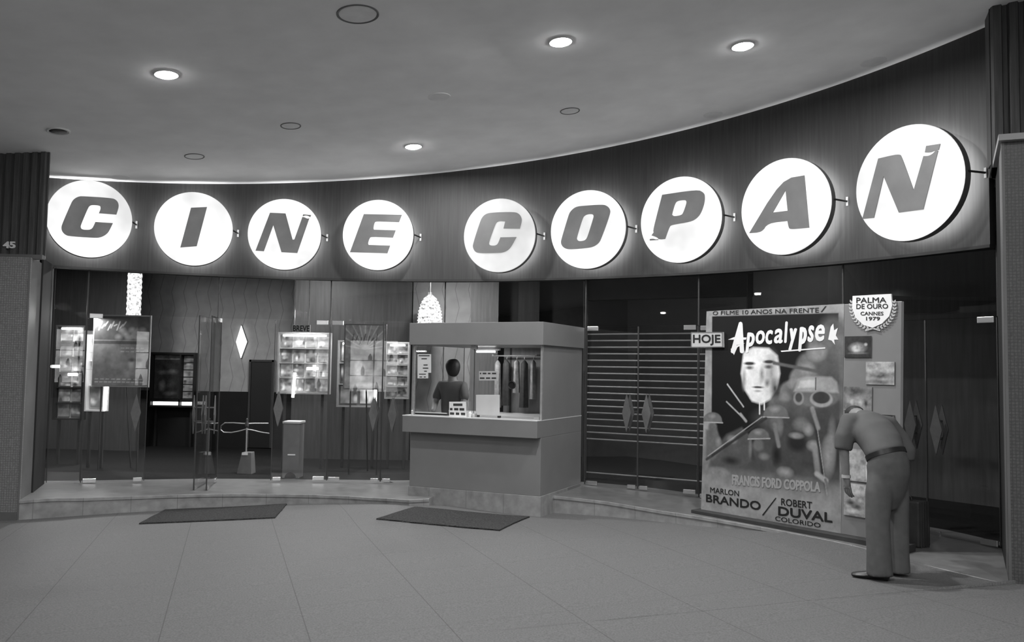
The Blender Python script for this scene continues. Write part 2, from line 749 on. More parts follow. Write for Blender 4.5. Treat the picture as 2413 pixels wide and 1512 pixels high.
def arc_slab(mb, a0, a1, r0, r1, z0, z1, n=48):
    """curved slab; z0, z1 functions of (x, y) or numbers."""
    fz = lambda q, p: q(p[0], p[1]) if callable(q) else q
    vs, fs = [], []
    for i in range(n + 1):
        a = a0 + (a1 - a0) * i / n
        for r, z in ((r0, z0), (r1, z0), (r1, z1), (r0, z1)):
            p = cyl(a, r, 0)
            vs.append((p[0], p[1], fz(z, p)))
    for i in range(n):
        for k in range(4):
            fs.append((i * 4 + k, i * 4 + (k + 1) % 4, i * 4 + 4 + (k + 1) % 4, i * 4 + 4 + k))
    fs += [(0, 1, 2, 3), (n * 4 + 3, n * 4 + 2, n * 4 + 1, n * 4)]
    return mb.add(vs, fs)


fas = struct('wall_front', arc_slab(MB(), A0, A1, R, R + .08, FZ, lambda x, y: ceil_z(x, y) + .03, 72), MT['fascia'],
             'curved dark wood fascia carrying the lit round signs', 'fascia', smooth=True)
struct('trim_1', arc_slab(MB(), A0, A1, R - .006, R + .12, FZ - .03, FZ, 72), MT['jambd'], 'thin dark strip under the fascia', 'trim', smooth=True)


# platform, in two runs either side of the ticket booth
def platform(name, a0, a1, label):
    mb = MB()
    n = 40
    vs, fs, mi = [], [], []
    for i in range(n + 1):
        a = a0 + (a1 - a0) * i / n
        re, z = edge_r(a), plat_z(a)
        e = cyl(a, re, 0)
        fzv = min(floor_z(e[0], e[1]), z - .004) - .06
        for r, h in ((re, fzv), (re, z - .035), (re - .012, z - .035), (re - .012, z - .004), (re - .006, z), (RG + .3, z), (RG + .3, fzv)):
            p = cyl(a, r, h)
            vs.append(p)
    for i in range(n):
        for k in range(7):
            fs.append((i * 7 + k, i * 7 + (k + 1) % 7, i * 7 + 7 + (k + 1) % 7, i * 7 + 7 + k))
            mi.append(1 if k in (4,) else 0)
    fs += [tuple(range(7)), tuple(n * 7 + k for k in range(7))[::-1]]
    mi += [0, 0]
    mb.v, mb.f, mb.mi = [tuple(v) for v in vs], fs, mi
    struct(name, mb, [MT['marble'], MT['tread']], label, 'platform')


AB0, AB1 = ang(np.array([-1.02, 10.35])), ang(on_z(1289, 1166, .05))
platform('trim_2', EA[0], AB0, 'low marble step running along the left glass doors')
platform('trim_3', AB1, EA[-1], 'low marble step sloping away under the film poster board')

# ------------------------------------------------------------------ glass front
VX = [108, 188, 500, 768, 1040, 1376, 1645, 1990, 2361]


def glass_pt(x):
    y = float(np.interp(x, [g[0] for g in GL], [g[1] for g in GL]))
    return on_cyl(x, y, RG)


VP = [glass_pt(x) for x in VX]
HEAD = [2.25, 2.25, 2.25, 2.25, 2.25, 2.19, 2.18, 2.17]
PT = .010     # pane thickness


def lerp(a, b, t):
    return np.array(a) * (1 - t) + np.array(b) * t


def pane(a, b, z0, z1, mb=None):
    """glass box between a and b (xy) with slim polished edges."""
    mb = mb or MB()
    a, b = np.array(a[:2]), np.array(b[:2])
    d = (b - a) / np.linalg.norm(b - a)
    n = np.array([-d[1], d[0]]) * PT
    q = [a, b, b + n, a + n]
    v = [(p[0], p[1], z0) for p in q] + [(p[0], p[1], z1) for p in q]
    k = len(mb.v)
    mb.v += [tuple(map(float, p)) for p in v]
    for f, m in (((3, 2, 1, 0), 1), ((4, 5, 6, 7), 1), ((0, 1, 5, 4), 0), ((1, 2, 6, 5), 1), ((2, 3, 7, 6), 0), ((3, 0, 4, 7), 1)):
        mb.f.append(tuple(i + k for i in f))
        mb.mi.append(m)
    return mb


def seal(mb, p, d, z0, z1, w=.008):
    """slim edge strip at a pane's upright edge."""
    d = np.array(d)
    n = np.array([-d[1], d[0]])
    p = np.array(p[:2])
    o = p - n * .003
    q = [o, o + d * w, o + d * w + n * (PT + .006), o + n * (PT + .006)]
    mb.hexa([(x[0], x[1], z0) for x in q], [(x[0], x[1], z1) for x in q])


GM = [MT['glass'], MT['edge']]


def window(name, a, b, z0, z1, label):
    w = struct(name, pane(a, b, z0, z1), GM, label, 'window')
    d = (np.array(b[:2]) - np.array(a[:2]))
    d /= np.linalg.norm(d)
    mb = MB()
    seal(mb, a, d, z0, z1)
    seal(mb, np.array(b[:2]) - d * .008, d, z0, z1)
    obj('edge_strip', mb, MT['edge'], w)
    return w


n_w = 0
win_label = ['tall narrow fixed glass beside the left jamb', 'glass above the leftmost double door', 'glass above the two open door leaves',
             'glass above the double door left of the ticket booth', 'glass above the ticket booth', 'glass above the double door right of the ticket booth',
             'glass above the film poster board', 'glass above the rightmost double door']
for i in range(8):
    a, b = VP[i], VP[i + 1]
    z0 = max(a[2], b[2]) + .012 if i == 0 else HEAD[i] + .006
    if i == 4:
        z0 = 2.17
    window('window_%d' % (i + 1), a, b, z0, FZ, win_label[i])


def fitting(mb, p, d, w, z, h, t=.03):
    """patch fitting: small clamped plate astride the pane, from p along d."""
    p, d = np.array(p[:2]), np.array(d)
    n = np.array([-d[1], d[0]])
    o = p - n * (t / 2 - PT / 2)
    q = [o, o + d * w, o + d * w + n * t, o + n * t]
    mb.hexa([(x[0], x[1], z) for x in q], [(x[0], x[1], z + h) for x in q])


def diamond(mb, c, d, z, w=.125, h=.50, off=.05, t=.014):
    """lozenge pull plate on two posts, on the -n side of the pane; c = xy on the pane."""
    c, d = np.array(c[:2]), np.array(d)
    n = np.array([-d[1], d[0]])
    for s in (-1, 1):
        o = c + n * (PT / 2 + s * off)
        P = [o - d * w / 2, o, o + d * w / 2, o]
        zz = [z, z + h / 2, z, z - h / 2]
        mb.prism([(p[0], p[1], q) for p, q in zip(P, zz)], (n[0] * t * s, n[1] * t * s, 0))
    for q in (-.09, .09):
        a, b = c + n * (PT / 2 - off), c + n * (PT / 2 + off)
        mb.tube([(a[0], a[1], z + q), (b[0], b[1], z + q)], .01, 8)


n_door = 0


def door(hinge, free, z0, head, label, handle_px=None, hz=.95, corner=True):
    """one glass leaf; hinge and free = xy of its two lower corners."""
    global n_door
    n_door += 1
    h, f = np.array(hinge[:2], float), np.array(free[:2], float)
    L = np.linalg.norm(f - h)
    d = (f - h) / L
    r = thing('door_%d' % n_door, label, 'door', (h[0], h[1], z0), None, 'structure')
    g = obj('glass_pane', pane(h + d * .004, f - d * .004, z0 + .012, head - .004), GM, r)
    mb = MB()
    for p in (h + d * .002, f - d * .010):
        seal(mb, p, d, z0 + .012, head - .004, .009)
    obj('edge_strip', mb, MT['edge'], r)
    obj('patch_fitting', MBf(h + d * .03, d, .16, z0 + .006, .055), MT['chrome'], r, bevel=.004)
    obj('patch_fitting', MBf(h + d * .03, d, .16, head - .055, .06), MT['chrome'], r, bevel=.004)
    if corner:
        obj('patch_fitting', MBf(f - d * .14, d, .11, z0 + .006, .05), MT['chrome'], r, bevel=.004)
    c = f - d * .11
    if handle_px is not None:
        n3 = np.array([-d[1], d[0], 0])
        c = on_plane(handle_px[0], handle_px[1], (h[0], h[1], 0), n3)
        hz = c[2]
    hm = MB()
    diamond(hm, c, d, hz)
    obj('door_handle', hm, MT['handle'], r)
    return r


def MBf(p, d, w, z, h):
    mb = MB()
    fitting(mb, p, d, w, z, h)
    return mb


def pair(i, px_mid, labels, handles):
    a, b = VP[i], VP[i + 1]
    n3 = np.array([-(b - a)[1], (b - a)[0], 0])
    m = on_plane(px_mid, 1000, a, n3 / np.linalg.norm(n3))
    z0 = max(a[2], b[2])
    if labels[0]:
        door(a, m, z0, HEAD[i], labels[0], handles[0])
    if labels[1]:
        door(b, m, z0, HEAD[i], labels[1], handles[1])


pair(1, 345, ('closed glass door leaf nearest the left jamb, poster behind it', None), ((320, 972), None))
pair(2, 641, (None, 'closed glass door leaf in front of the grey pedestal box'), (None, (656, 962)))
pair(3, 899, ('glass door leaf just left of the dark upright seam by the booth, small framed stills behind it',
              'glass door leaf touching the ticket booth on its left'), ((881, 974), (926, 976)))
pair(5, 1503, ('glass door leaf just right of the ticket booth', 'glass door leaf between booth and poster, left of the today sign'), ((1480, 972), (1527, 973)))
pair(6, 1815, ('glass door leaf hidden behind the painted film picture', 'glass door leaf behind the stills panel of the poster board'), (None, None))
pair(7, 2183, ('glass door leaf behind the bending man', 'glass door leaf nearest the right jamb'), ((2152, 1000), (2214, 1012)))
# the two leaves standing open, seen edge on
hb = VP[2][:2]
for dx, px, lab in ((-.04, (453, 1157), 'open glass door leaf, left of the two seen edge on'),
                    (.05, (486, 1155), 'open glass door leaf, right of the two seen edge on')):
    z0 = VP[2][2]
    fr = on_z(px[0], px[1], z0)[:2]
    h = hb + np.array([dx, 0])
    d = (fr - h) / np.linalg.norm(fr - h)
    door(h, h + d * .90, z0, HEAD[2] - .01, lab, None, .95, True)

# ------------------------------------------------------------------ left and right ends of the arcade front
LC = EP[0]                                   # foot of the left pillar's corner
lw = np.array([-17.0, 8.6])
mb = MB().wall(lw, LC, -.6, 2.80, .03)
struct('wall_left', mb, MT['mosaic'], 'left wall faced in small mosaic tiles', 'wall')
base = MB().wall(lw + [0, -.02], LC[:2] + [-.02, -.02], (-.6, floor_z(LC[0], LC[1]) - .05), (floor_z(-9, 9.5) + .12, floor_z(LC[0], LC[1]) + .09), .02)
struct('baseboard_left', base, MT['jamb'], 'worn band at the foot of the left mosaic wall', 'baseboard')
# return of the left pillar: pale strip then dark jamb up to the glass
g0 = VP[0]
mid = lerp(LC, g0, .42)
mb = MB().wall(LC[:2] + [.004, 0], mid, -.35, 2.80, .02)
struct('trim_4', mb, MT['jamb'], 'grey side of the left pillar', 'trim')
mb = MB().wall(mid[:2] + np.array([.02, 0]), g0[:2] + np.array([-.02, 0]), -.3, FZ, .02)
struct('trim_5', mb, MT['jambd'], 'dark jamb at the left end of the glass', 'trim')


def fluted(a, b, z0, zf, n, depth=.03, t=.3):
    """upright fluted panel from a to b, its ribs facing -normal."""
    mb = MB()
    a, b = np.array(a[:2]), np.array(b[:2])
    d = (b - a) / n
    u = d / np.linalg.norm(d)
    nn = np.array([u[1], -u[0]])
    prof = []
    for i in range(n):
        o = a + d * i
        prof += [o, o + d * .12 + nn * depth, o + d * .62 + nn * depth, o + d * .74]
    prof.append(b)
    prof += [b - nn * t, a - nn * t]
    k = len(prof)
    vs = [(p[0], p[1], z0) for p in prof] + [(p[0], p[1], zf(p[0], p[1])) for p in prof]
    fs = [(i, (i + 1) % k, k + (i + 1) % k, k + i) for i in range(k)]
    # caps as strips
    for o in (0, k):
        for i in range(n):
            fs.append((o + i * 4, o + i * 4 + 1, o + i * 4 + 2, o + i * 4 + 3))
        fs.append(tuple([o] + [o + i * 4 for i in range(1, n + 1)] + [o + k - 2, o + k - 1]))
    return mb.add(vs, fs)


fl_b = on_y(106, 600, 9.86)
fl_a = np.array([-17.0, 8.75])
struct('trim_6', fluted(fl_a, fl_b, 2.84, lambda x, y: ceil_z(x, y) + .02, 120, .03, .02), MT['flute'], 'dark fluted panel above the left wall', 'panel')
mb = MB().wall(fl_a + [0, -.06], fl_b[:2] + [0, -.06], 2.795, 2.845, .08)
struct('trim_7', mb, MT['jamb'], 'thin ledge between mosaic and fluted panel at left', 'trim')

# right side
RC = on_floor(2378, 1374)
rw = np.array([9.5, 4.6])
RCz = on_plane(2367, 335, RC, np.array([0, 1, 0]))[2]
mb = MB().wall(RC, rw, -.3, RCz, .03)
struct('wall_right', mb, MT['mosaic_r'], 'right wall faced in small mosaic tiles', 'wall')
g1 = VP[-1]
mid = lerp(RC, g1, .35)
struct('trim_8', MB().wall(mid, RC[:2], -.2, RCz, .02), MT['jamb'], 'grey side of the right wall', 'trim')
struct('trim_9', MB().wall(g1[:2], mid[:2], -.2, RCz, .02), MT['jambd'], 'dark jamb at the right end of the glass', 'trim')
la = on_y(2332, 331, 7.9)
RLz = RCz
mb = MB().prism([(*(RC[:2] + np.array([-.05, -.05])), RLz), (*(rw + np.array([0, -.05])), RLz), (*(rw + np.array([0, 3])), RLz), (4.75, 8.3, RLz), (4.50, 7.9, RLz)], (0, 0, .05))
struct('trim_10', mb, MT['ledge'], 'pale metal ledge under the right fluted panel', 'trim')
fr_a = on_y(2336, 200, 7.6)
struct('trim_11', fluted(fr_a, (9.5, 5.6), RLz + .05, lambda x, y: ceil_z(x, y) + .02, 42, .04), MT['flute'], 'dark fluted panel above the right wall', 'panel')
struct('wall_end', MB().wall(on_cyl(2333, 577, R + .02)[:2], (fr_a[0], fr_a[1] + .02), RLz, 5.2, .2), MT['jambd'], 'dark return beside the right end of the fascia', 'wall')

# house number on the left fluted panel
t = thing('house_number', 'small metal numerals 45 on the dark left panel', 'number', on_y(22, 590, 9.7))
pl = on_y(22, 577, 9.68)
u = (fl_b[:2] - fl_a) / np.linalg.norm(fl_b[:2] - fl_a)
nn = np.array([u[1], -u[0], 0])
q = [on_plane(x, y, fl_b + nn * .036, nn) for x, y in ((8, 569), (37, 569), (37, 585), (8, 585))]
mbx = MB()
v, f = text_polys('45', .035)
pts = [(1 - x) * (1 - y) * q[3] + x * (1 - y) * q[2] + x * y * q[1] + (1 - x) * y * q[0] for x, y in v]
mbx.add(pts, f)
mbx.add([p + nn * .015 for p in pts], f)
obj('numeral', mbx, MT['number'], t)

# ------------------------------------------------------------------ the lobby behind the glass
vs, fs = [], []
NA = 50
for i in range(NA + 1):
    a = -1.35 + 2.95 * i / NA
    z = plat_z(a) - .002
    vs += [cyl(a, RG + .06, z), cyl(a, 16, z - .06)]
for i in range(NA):
    fs.append((2 * i, 2 * i + 1, 2 * i + 3, 2 * i + 2))
o = struct('floor', MB().add(vs, fs), MT['carpet'], 'dark carpeted lobby floor behind the glass', 'floor')
struct('ceiling', arc_slab(MB(), -1.35, 1.6, R + .1, 16, 3.42, 3.5, 40), MT['mid'], 'lobby ceiling behind the fascia', 'ceiling')
WY = 17.2
xl = on_y(333, 800, WY)[0]
xr = on_y(691, 800, WY)[0]
wz = on_y(540, 922, WY)[2]
struct('wall_back', MB().box(xl, xr + 1.2, WY, WY + .1, wz, 3.42), MT['chev'], 'lobby back wall of pale wood with zigzag grooves', 'wall')
struct('baseboard_back', MB().box(xl - 3, xr + 1.2, WY - .03, WY + .1, -.2, wz), MT['wains'], 'very dark dado below the zigzag wall', 'baseboard')
y2 = 15.4
x2, x3 = on_y(691, 800, y2)[0], on_y(968, 800, y2)[0]
struct('wall_lobby', MB().box(x2, x3, y2, y2 + .1, -.2, 3.42), MT['wood2'], 'darker wood lobby wall left of the ticket booth', 'wall')
x4, x5 = on_y(1110, 700, y2)[0], on_y(1175, 700, y2)[0]
x6, x7, x8 = on_y(1222, 700, y2)[0], on_y(1272, 700, y2)[0], on_y(1372, 700, y2)[0]
struct('wall_panel', MB().box(x3, x4, y2 + .25, y2 + .35, -.2, 3.42), MT['chev'], 'grooved wood panel above the ticket booth', 'wall')
struct('wall_panel', MB().box(x4, x5, y2, y2 + .3, -.2, 3.42), MT['wood3'], 'plain wood pier above the ticket booth', 'wall')
struct('wall_panel', MB().box(x5, x8 + 1, y2 + .5, y2 + .6, -.2, 3.42), MT['dark'], 'dark recess above the right of the booth', 'wall')
struct('wall_panel', MB().box(x6, x7, y2 + .2, y2 + .3, -.2, 3.42), MT['wood2'], 'narrow wood pier above the right of the booth', 'wall')
# left dark end of lobby
xe = on_y(333, 700, 16.0)[0]
struct('wall_side', MB().box(-12, xe, 16.0, 16.1, -.2, 3.42), MT['wood2'], 'dark lobby wall behind the leftmost glass', 'wall')
struct('wall_side', MB().wall((-9.6, 16), (-6.4, 11.4), -.2, 3.42, .1), MT['dark'], 'dark lobby side wall at left', 'wall')
# right part of lobby: dark wood wall following the glass
struct('wall_side', MB().wall((x8 + .9, y2 + .5), (4.6, 12.3), -.2, 3.42, .1), MT['dark'], 'dark lobby wall behind the roller grille', 'wall')
struct('wall_side', MB().wall((4.6, 12.3), (7.6, 8.6), -.2, 3.42, .1), MT['wood2'], 'dark wood lobby wall behind the rightmost doors', 'wall')
struct('wall_side', MB().wall((7.6, 8.6), (5.2, 7.8), -.2, 3.42, .1), MT['dark'], 'dark end wall of the lobby at right', 'wall')
# doorway in the back wall
dx0, dx1 = on_y(590, 900, WY - .1)[0], on_y(639, 900, WY - .1)[0]
dz = on_y(610, 852, WY - .1)[2]
dr = thing('doorway', 'tall black doorway in the zigzag lobby wall', 'doorway', ((dx0 + dx1) / 2, WY - .06, -.05), None, 'structure')
obj('door_leaf', MB().box(dx0, dx1, WY - .07, WY - .005, -.05, dz), MT['black'], dr)  # black slab paints the dark of the open doorway
obj('door_casing', MB().box(dx0 - .04, dx0, WY - .09, WY - .005, -.05, dz + .04).box(dx1, dx1 + .04, WY - .09, WY - .005, -.05, dz + .04).box(dx0 - .04, dx1 + .04, WY - .09, WY - .005, dz, dz + .04), MT['dark'], dr)

# arcade enclosure behind the camera: the shops across the way
struct('wall_shops', MB().box(-18, 12, -9.1, -9, -1, 6), MT['dark'], 'dark shop fronts across the arcade', 'wall')
MT['shopglow'] = emis('shop_interior', 1.7, .5, 1.6)
for k, (x, w_) in enumerate(((-3.3, 1.9), (-6.9, 1.9), (.6, 1.3), (3.6, 1.7), (7.6, 1.9))):
    zf = floor_z(x, -8.5)
    sw = struct('window_%d' % (k + 9), MB().box(x - w_ / 2, x + w_ / 2, -9.0, -8.97, zf + .5, zf + 2.5), MT['shopglow'], 'lit shop window across the arcade', 'window')
    mb = MB()
    for a_, b_, c_, d_ in ((-w_ / 2 - .05, -w_ / 2, .45, 2.55), (w_ / 2, w_ / 2 + .05, .45, 2.55), (-w_ / 2, w_ / 2, .45, .5), (-w_ / 2, w_ / 2, 2.5, 2.55), (-.025, .025, .5, 2.5), (-w_ / 2, w_ / 2, 1.1, 1.13), (-w_ / 2, w_ / 2, 1.7, 1.73)):
        mb.box(x + a_, x + b_, -9.0, -8.92, zf + c_, zf + d_)
    obj('window_frame', mb, MT['black'], sw)
    for j in range(6):
        h_ = .25 + .3 * random.random()
        gx, gz = x - w_ / 2 + w_ * (.12 + .15 * j), zf + (.5, 1.13, 1.73)[j % 3]
        obj('goods', MB().lathe((gx, -8.94, gz), (0, 0, 1), [(.02, 0), (.07, .01), (.08, h_ * .5), (.04, h_ * .8), (.01, h_)], 10), MT['dark'], sw)

# ================================================================== CEILING LAMPS
cn = np.array([-CEIL[1], -CEIL[2], 1.0])
cn /= np.linalg.norm(cn)


def lamp_light(name, p, power, size=.17, parent=None):
    l = bpy.data.lights.new(name, 'AREA')
    l.shape = 'DISK'
    l.size = size
    l.energy = power
    o = bpy.data.objects.new(name, l)
    COL.objects.link(o)
    o.location = p
    return o


LIT = [((392, 174), 'lit ceiling lamp at the left of the arcade ceiling, above the letter I'),
       ((974, 344), 'lit ceiling lamp close to the fascia, above the letter E'),
       ((1321, 97), 'lit ceiling lamp in the middle, above the letter O'),
       ((1750, 107), 'lit ceiling lamp on the right, above the letter A')]


def lit_lamp(p, label, k=1.0):
    t = thing('ceiling_lamp', label, 'lamp', p, 'lit round ceiling lamps')
    mb = MB().lathe(p, -cn, [(.118, -.01), (.118, .008), (.105, .014), (.094, .008), (.094, -.01)], 36)
    obj('trim_ring', mb, MT['lampring'], t, smooth=True)
    mb = MB().lathe(p, -cn, [(.093, -.005), (.090, .012), (.07, .028), (.04, .036), (.001, .038)], 32)
    obj('bulb', mb, MT['bulb'], t, smooth=True)
    l = lamp_light('lamp_light', (0, 0, 0), LAMP_W * k)
    l.parent = t
    l.location = -cn * .05
    return t


for (px, lab), k in zip(LIT, (.3, .65, 1, .65)):
    lit_lamp(on_ceil(*px), lab, k)
# unseen lamps: far left ones follow reflections in the glass, the rest added fill
for x, y, k in ((-13.1, -1.7, .5), (-9.9, 5.5, .3), (-10.6, 9.0, .3), (.2, 2.4, 1.1), (3.6, 3.2, .5), (-1.5, -3.5, 2), (4.5, -3.5, 1.6)):
    lit_lamp(np.array([x, y, ceil_z(x, y)]), 'lit ceiling lamp farther along the arcade', k)

UNLIT = [((843, 33), .175, 'unlit round ceiling lamp cover near the top edge of the ceiling', 1), ((1035, 228), .14, 'flush round ceiling patch between the lit lamps', 0),
         ((685, 296), .115, 'unlit round ceiling lamp ring above the letter N', 1), ((458, 368), .12, 'unlit round ceiling lamp ring above the letter I', 1),
         ((1343, 261), .115, 'unlit round ceiling lamp ring above the letters C and O', 1), ((1680, 270), .13, 'faint round ceiling patch near the fascia above P', 0),
         ((2058, 146), .15, 'faint round ceiling patch near the fascia above A and N', 0), ((285, 418), .14, 'faint round ceiling patch near the fascia above the first C', 0)]
for px, r, lab, ring in UNLIT:
    p = on_ceil(*px)
    t = thing('lamp_cover', lab, 'lamp cover', p, 'unlit ceiling lamp covers')
    obj('cover_plate', MB().lathe(p, -cn, [(r * .88, -.004), (r * .88, .004), (r * .8, .006)], 36), MT['cover'], t)
    if ring:
        obj('trim_ring', MB().lathe(p, -cn, [(r, -.004), (r, .006), (r * .97, .009), (r * .9, .005), (r * .88, -.003)], 40), MT['mid'], t, smooth=True)
p = on_ceil(137, 308)
t = thing('eyeball_lamp', 'dark unlit recessed ceiling lamp at far left', 'lamp', p)
obj('trim_ring', MB().lathe(p, -cn, [(.12, -.004), (.12, .008), (.108, .014), (.096, .008)], 36), MT['lampring'], t, smooth=True)
obj('socket', MB().lathe(p, -cn, [(.096, .002), (.09, .008), (.06, .014), (.002, .018)], 30), MT['black'], t, smooth=True)

# added unseen lights under the lobby ceiling, without fixtures
for x, y, k in ((-6.6, 13.8, 1.3), (-3.6, 14.2, 1.2), (-1.0, 13.9, 1.0), (3.4, 12.2, .25), (-8.3, 13.6, .5)):
    l = lamp_light('lobby_light', (x, y, 3.40), LOBBY_FILL_W * k, .25)

# ================================================================== SIGN DISCS
DEL = .27           # how far the faces stand off the fascia
DT = .11            # box depth
SIGNS = [
    ('C', (212, 515), (206, 182), 'first letter C, at the left end'),
    ('I', (457, 538.5), (186, 175), 'letter I, second from the left'),
    ('N', (670.5, 551.5), (173, 169), 'letter N between I and E'),
    ('E', (890.5, 553), (165, 169), 'letter E, fourth from the left'),
    ('C', (1176, 554), (168, 176), 'second letter C, dimmer than the others'),
    ('O', (1384, 540), (176, 187), 'letter O between C and P'),
    ('P', (1602, 517), (189, 205), 'letter P with a chipped foot'),
    ('A', (1848, 486), (211, 227), 'letter A between P and the big N'),
    ('N', (2137, 430.5), (256, 269), 'large letter N at the right end'),
]
s1 = lambda pts: [(90 + x / 4.826, 400 + y / 4.824) for x, y in pts]
s2 = lambda pts: [(560 + x / 4.826, 440 + y / 4.824) for x, y in pts]
s3 = lambda pts: [(1060 + x / 4.826, 430 + y / 4.824) for x, y in pts]
s4 = lambda pts: [(1480 + x / 4.0217, 350 + y / 4.02) for x, y in pts]
s8 = lambda pts: [(1900 + x / 2.3626, y / 2.3625) for x, y in pts]
LET = [
    ([s1([(500, 298), (840, 320), (885, 340), (912, 375), (917, 425), (890, 508), (690, 493), (712, 440), (706, 412), (680, 402), (620, 398), (590, 405), (568, 430), (486, 625), (483, 655), (495, 673), (520, 680), (570, 682), (600, 675), (622, 655), (650, 592), (850, 605), (815, 680), (790, 720), (750, 750), (700, 770), (640, 773), (360, 755), (310, 740), (275, 705), (262, 665), (270, 620), (370, 390), (390, 350), (420, 322), (460, 303)])], None),
    ([s1([(1738, 430), (1920, 422), (1803, 868), (1616, 882)])], None),
    ([s2([(368, 294), (545, 302), (625, 600), (645, 598), (736, 342), (760, 345), (790, 362), (815, 358), (678, 752), (498, 742), (405, 435), (298, 732), (203, 725)]),
      s2([(745, 312), (835, 320), (826, 345), (800, 328), (765, 324), (748, 334), (739, 330)])], None),
    ([s2([(1435, 310), (1867, 318), (1835, 400), (1575, 390), (1555, 405), (1542, 470), (1550, 487), (1797, 494), (1765, 577), (1520, 566), (1500, 580), (1480, 640), (1490, 660), (1733, 668), (1702, 755), (1278, 742)])], None),
    ([s3([(470, 340), (735, 332), (790, 355), (815, 400), (818, 440), (795, 523), (610, 520), (630, 440), (560, 434), (530, 450), (512, 480), (440, 680), (448, 708), (480, 717), (520, 715), (548, 695), (575, 622), (757, 618), (705, 715), (670, 760), (620, 790), (550, 800), (330, 803), (285, 785), (262, 740), (262, 700), (345, 440), (370, 390), (410, 355)])], None),
    ([s3([(1500, 265), (1740, 248), (1790, 265), (1820, 300), (1825, 350), (1720, 640), (1690, 690), (1640, 725), (1580, 742), (1370, 760), (1310, 750), (1275, 720), (1262, 680), (1270, 640), (1350, 370), (1370, 330), (1410, 290), (1450, 272)])],
     s3([(1570, 358), (1620, 357), (1637, 375), (1630, 410), (1565, 620), (1540, 655), (1500, 665), (1465, 665), (1442, 645), (1445, 615), (1510, 400), (1535, 372)])),
    ([s4([(323, 437), (660, 387), (715, 415), (728, 450), (722, 520), (690, 610), (650, 660), (590, 693), (410, 722), (390, 740), (350, 855), (292, 861), (278, 842), (240, 828), (222, 822), (243, 792), (236, 772)]),
      s4([(207, 855), (240, 852), (262, 860), (285, 858), (284, 864), (205, 870)])],
     s4([(470, 493), (540, 485), (555, 500), (550, 530), (522, 610), (505, 630), (435, 642), (415, 625), (420, 600), (445, 515)])),
    ([s4([(1455, 290), (1670, 253), (1715, 748), (1540, 765), (1522, 750), (1510, 685), (1320, 705), (1265, 792), (1148, 800)])],
     s4([(1492, 393), (1512, 588), (1370, 605)])),
    ([s8([(400, 882), (515, 855), (530, 870), (597, 1060), (652, 868), (680, 868), (705, 855), (722, 835), (733, 838), (650, 1165), (515, 1183), (430, 980), (375, 1212), (312, 1218)]),
      s8([(667, 812), (745, 800), (736, 834), (712, 838), (690, 848), (660, 848)])], None),
]


def soften(pts, it=2):
    """rounds the gentle corners of a traced outline and keeps the sharp ones."""
    for _ in range(it):
        out = []
        n = len(pts)
        for i in range(n):
            a, b, c = np.array(pts[i - 1]), np.array(pts[i]), np.array(pts[(i + 1) % n])
            u_, v_ = b - a, c - b
            t_ = abs(math.atan2(u_[0] * v_[1] - u_[1] * v_[0], np.dot(u_, v_)))
            if t_ < 1.0:
                out += [tuple(b - u_ * min(.25, .5)), tuple(b + v_ * .25)]
            else:
                out.append(tuple(b))
        pts = out
    return pts


def fill(outline, hole):
    """triangulated flat letter, with an optional hole."""
    bm = bmesh.new()
    es = []
    for lp in ([outline] + ([hole] if hole else [])):
        vv = [bm.verts.new((x, y, 0)) for x, y in lp]
        es += [bm.edges.new((vv[i], vv[(i + 1) % len(vv)])) for i in range(len(vv))]
    bmesh.ops.triangle_fill(bm, use_beauty=True, use_dissolve=False, edges=es)
    bm.verts.index_update()
    vs = [tuple(v.co[:2]) for v in bm.verts]
    fs = [tuple(v.index for v in f.verts) for f in bm.faces]
    bm.free()
    return vs, fs


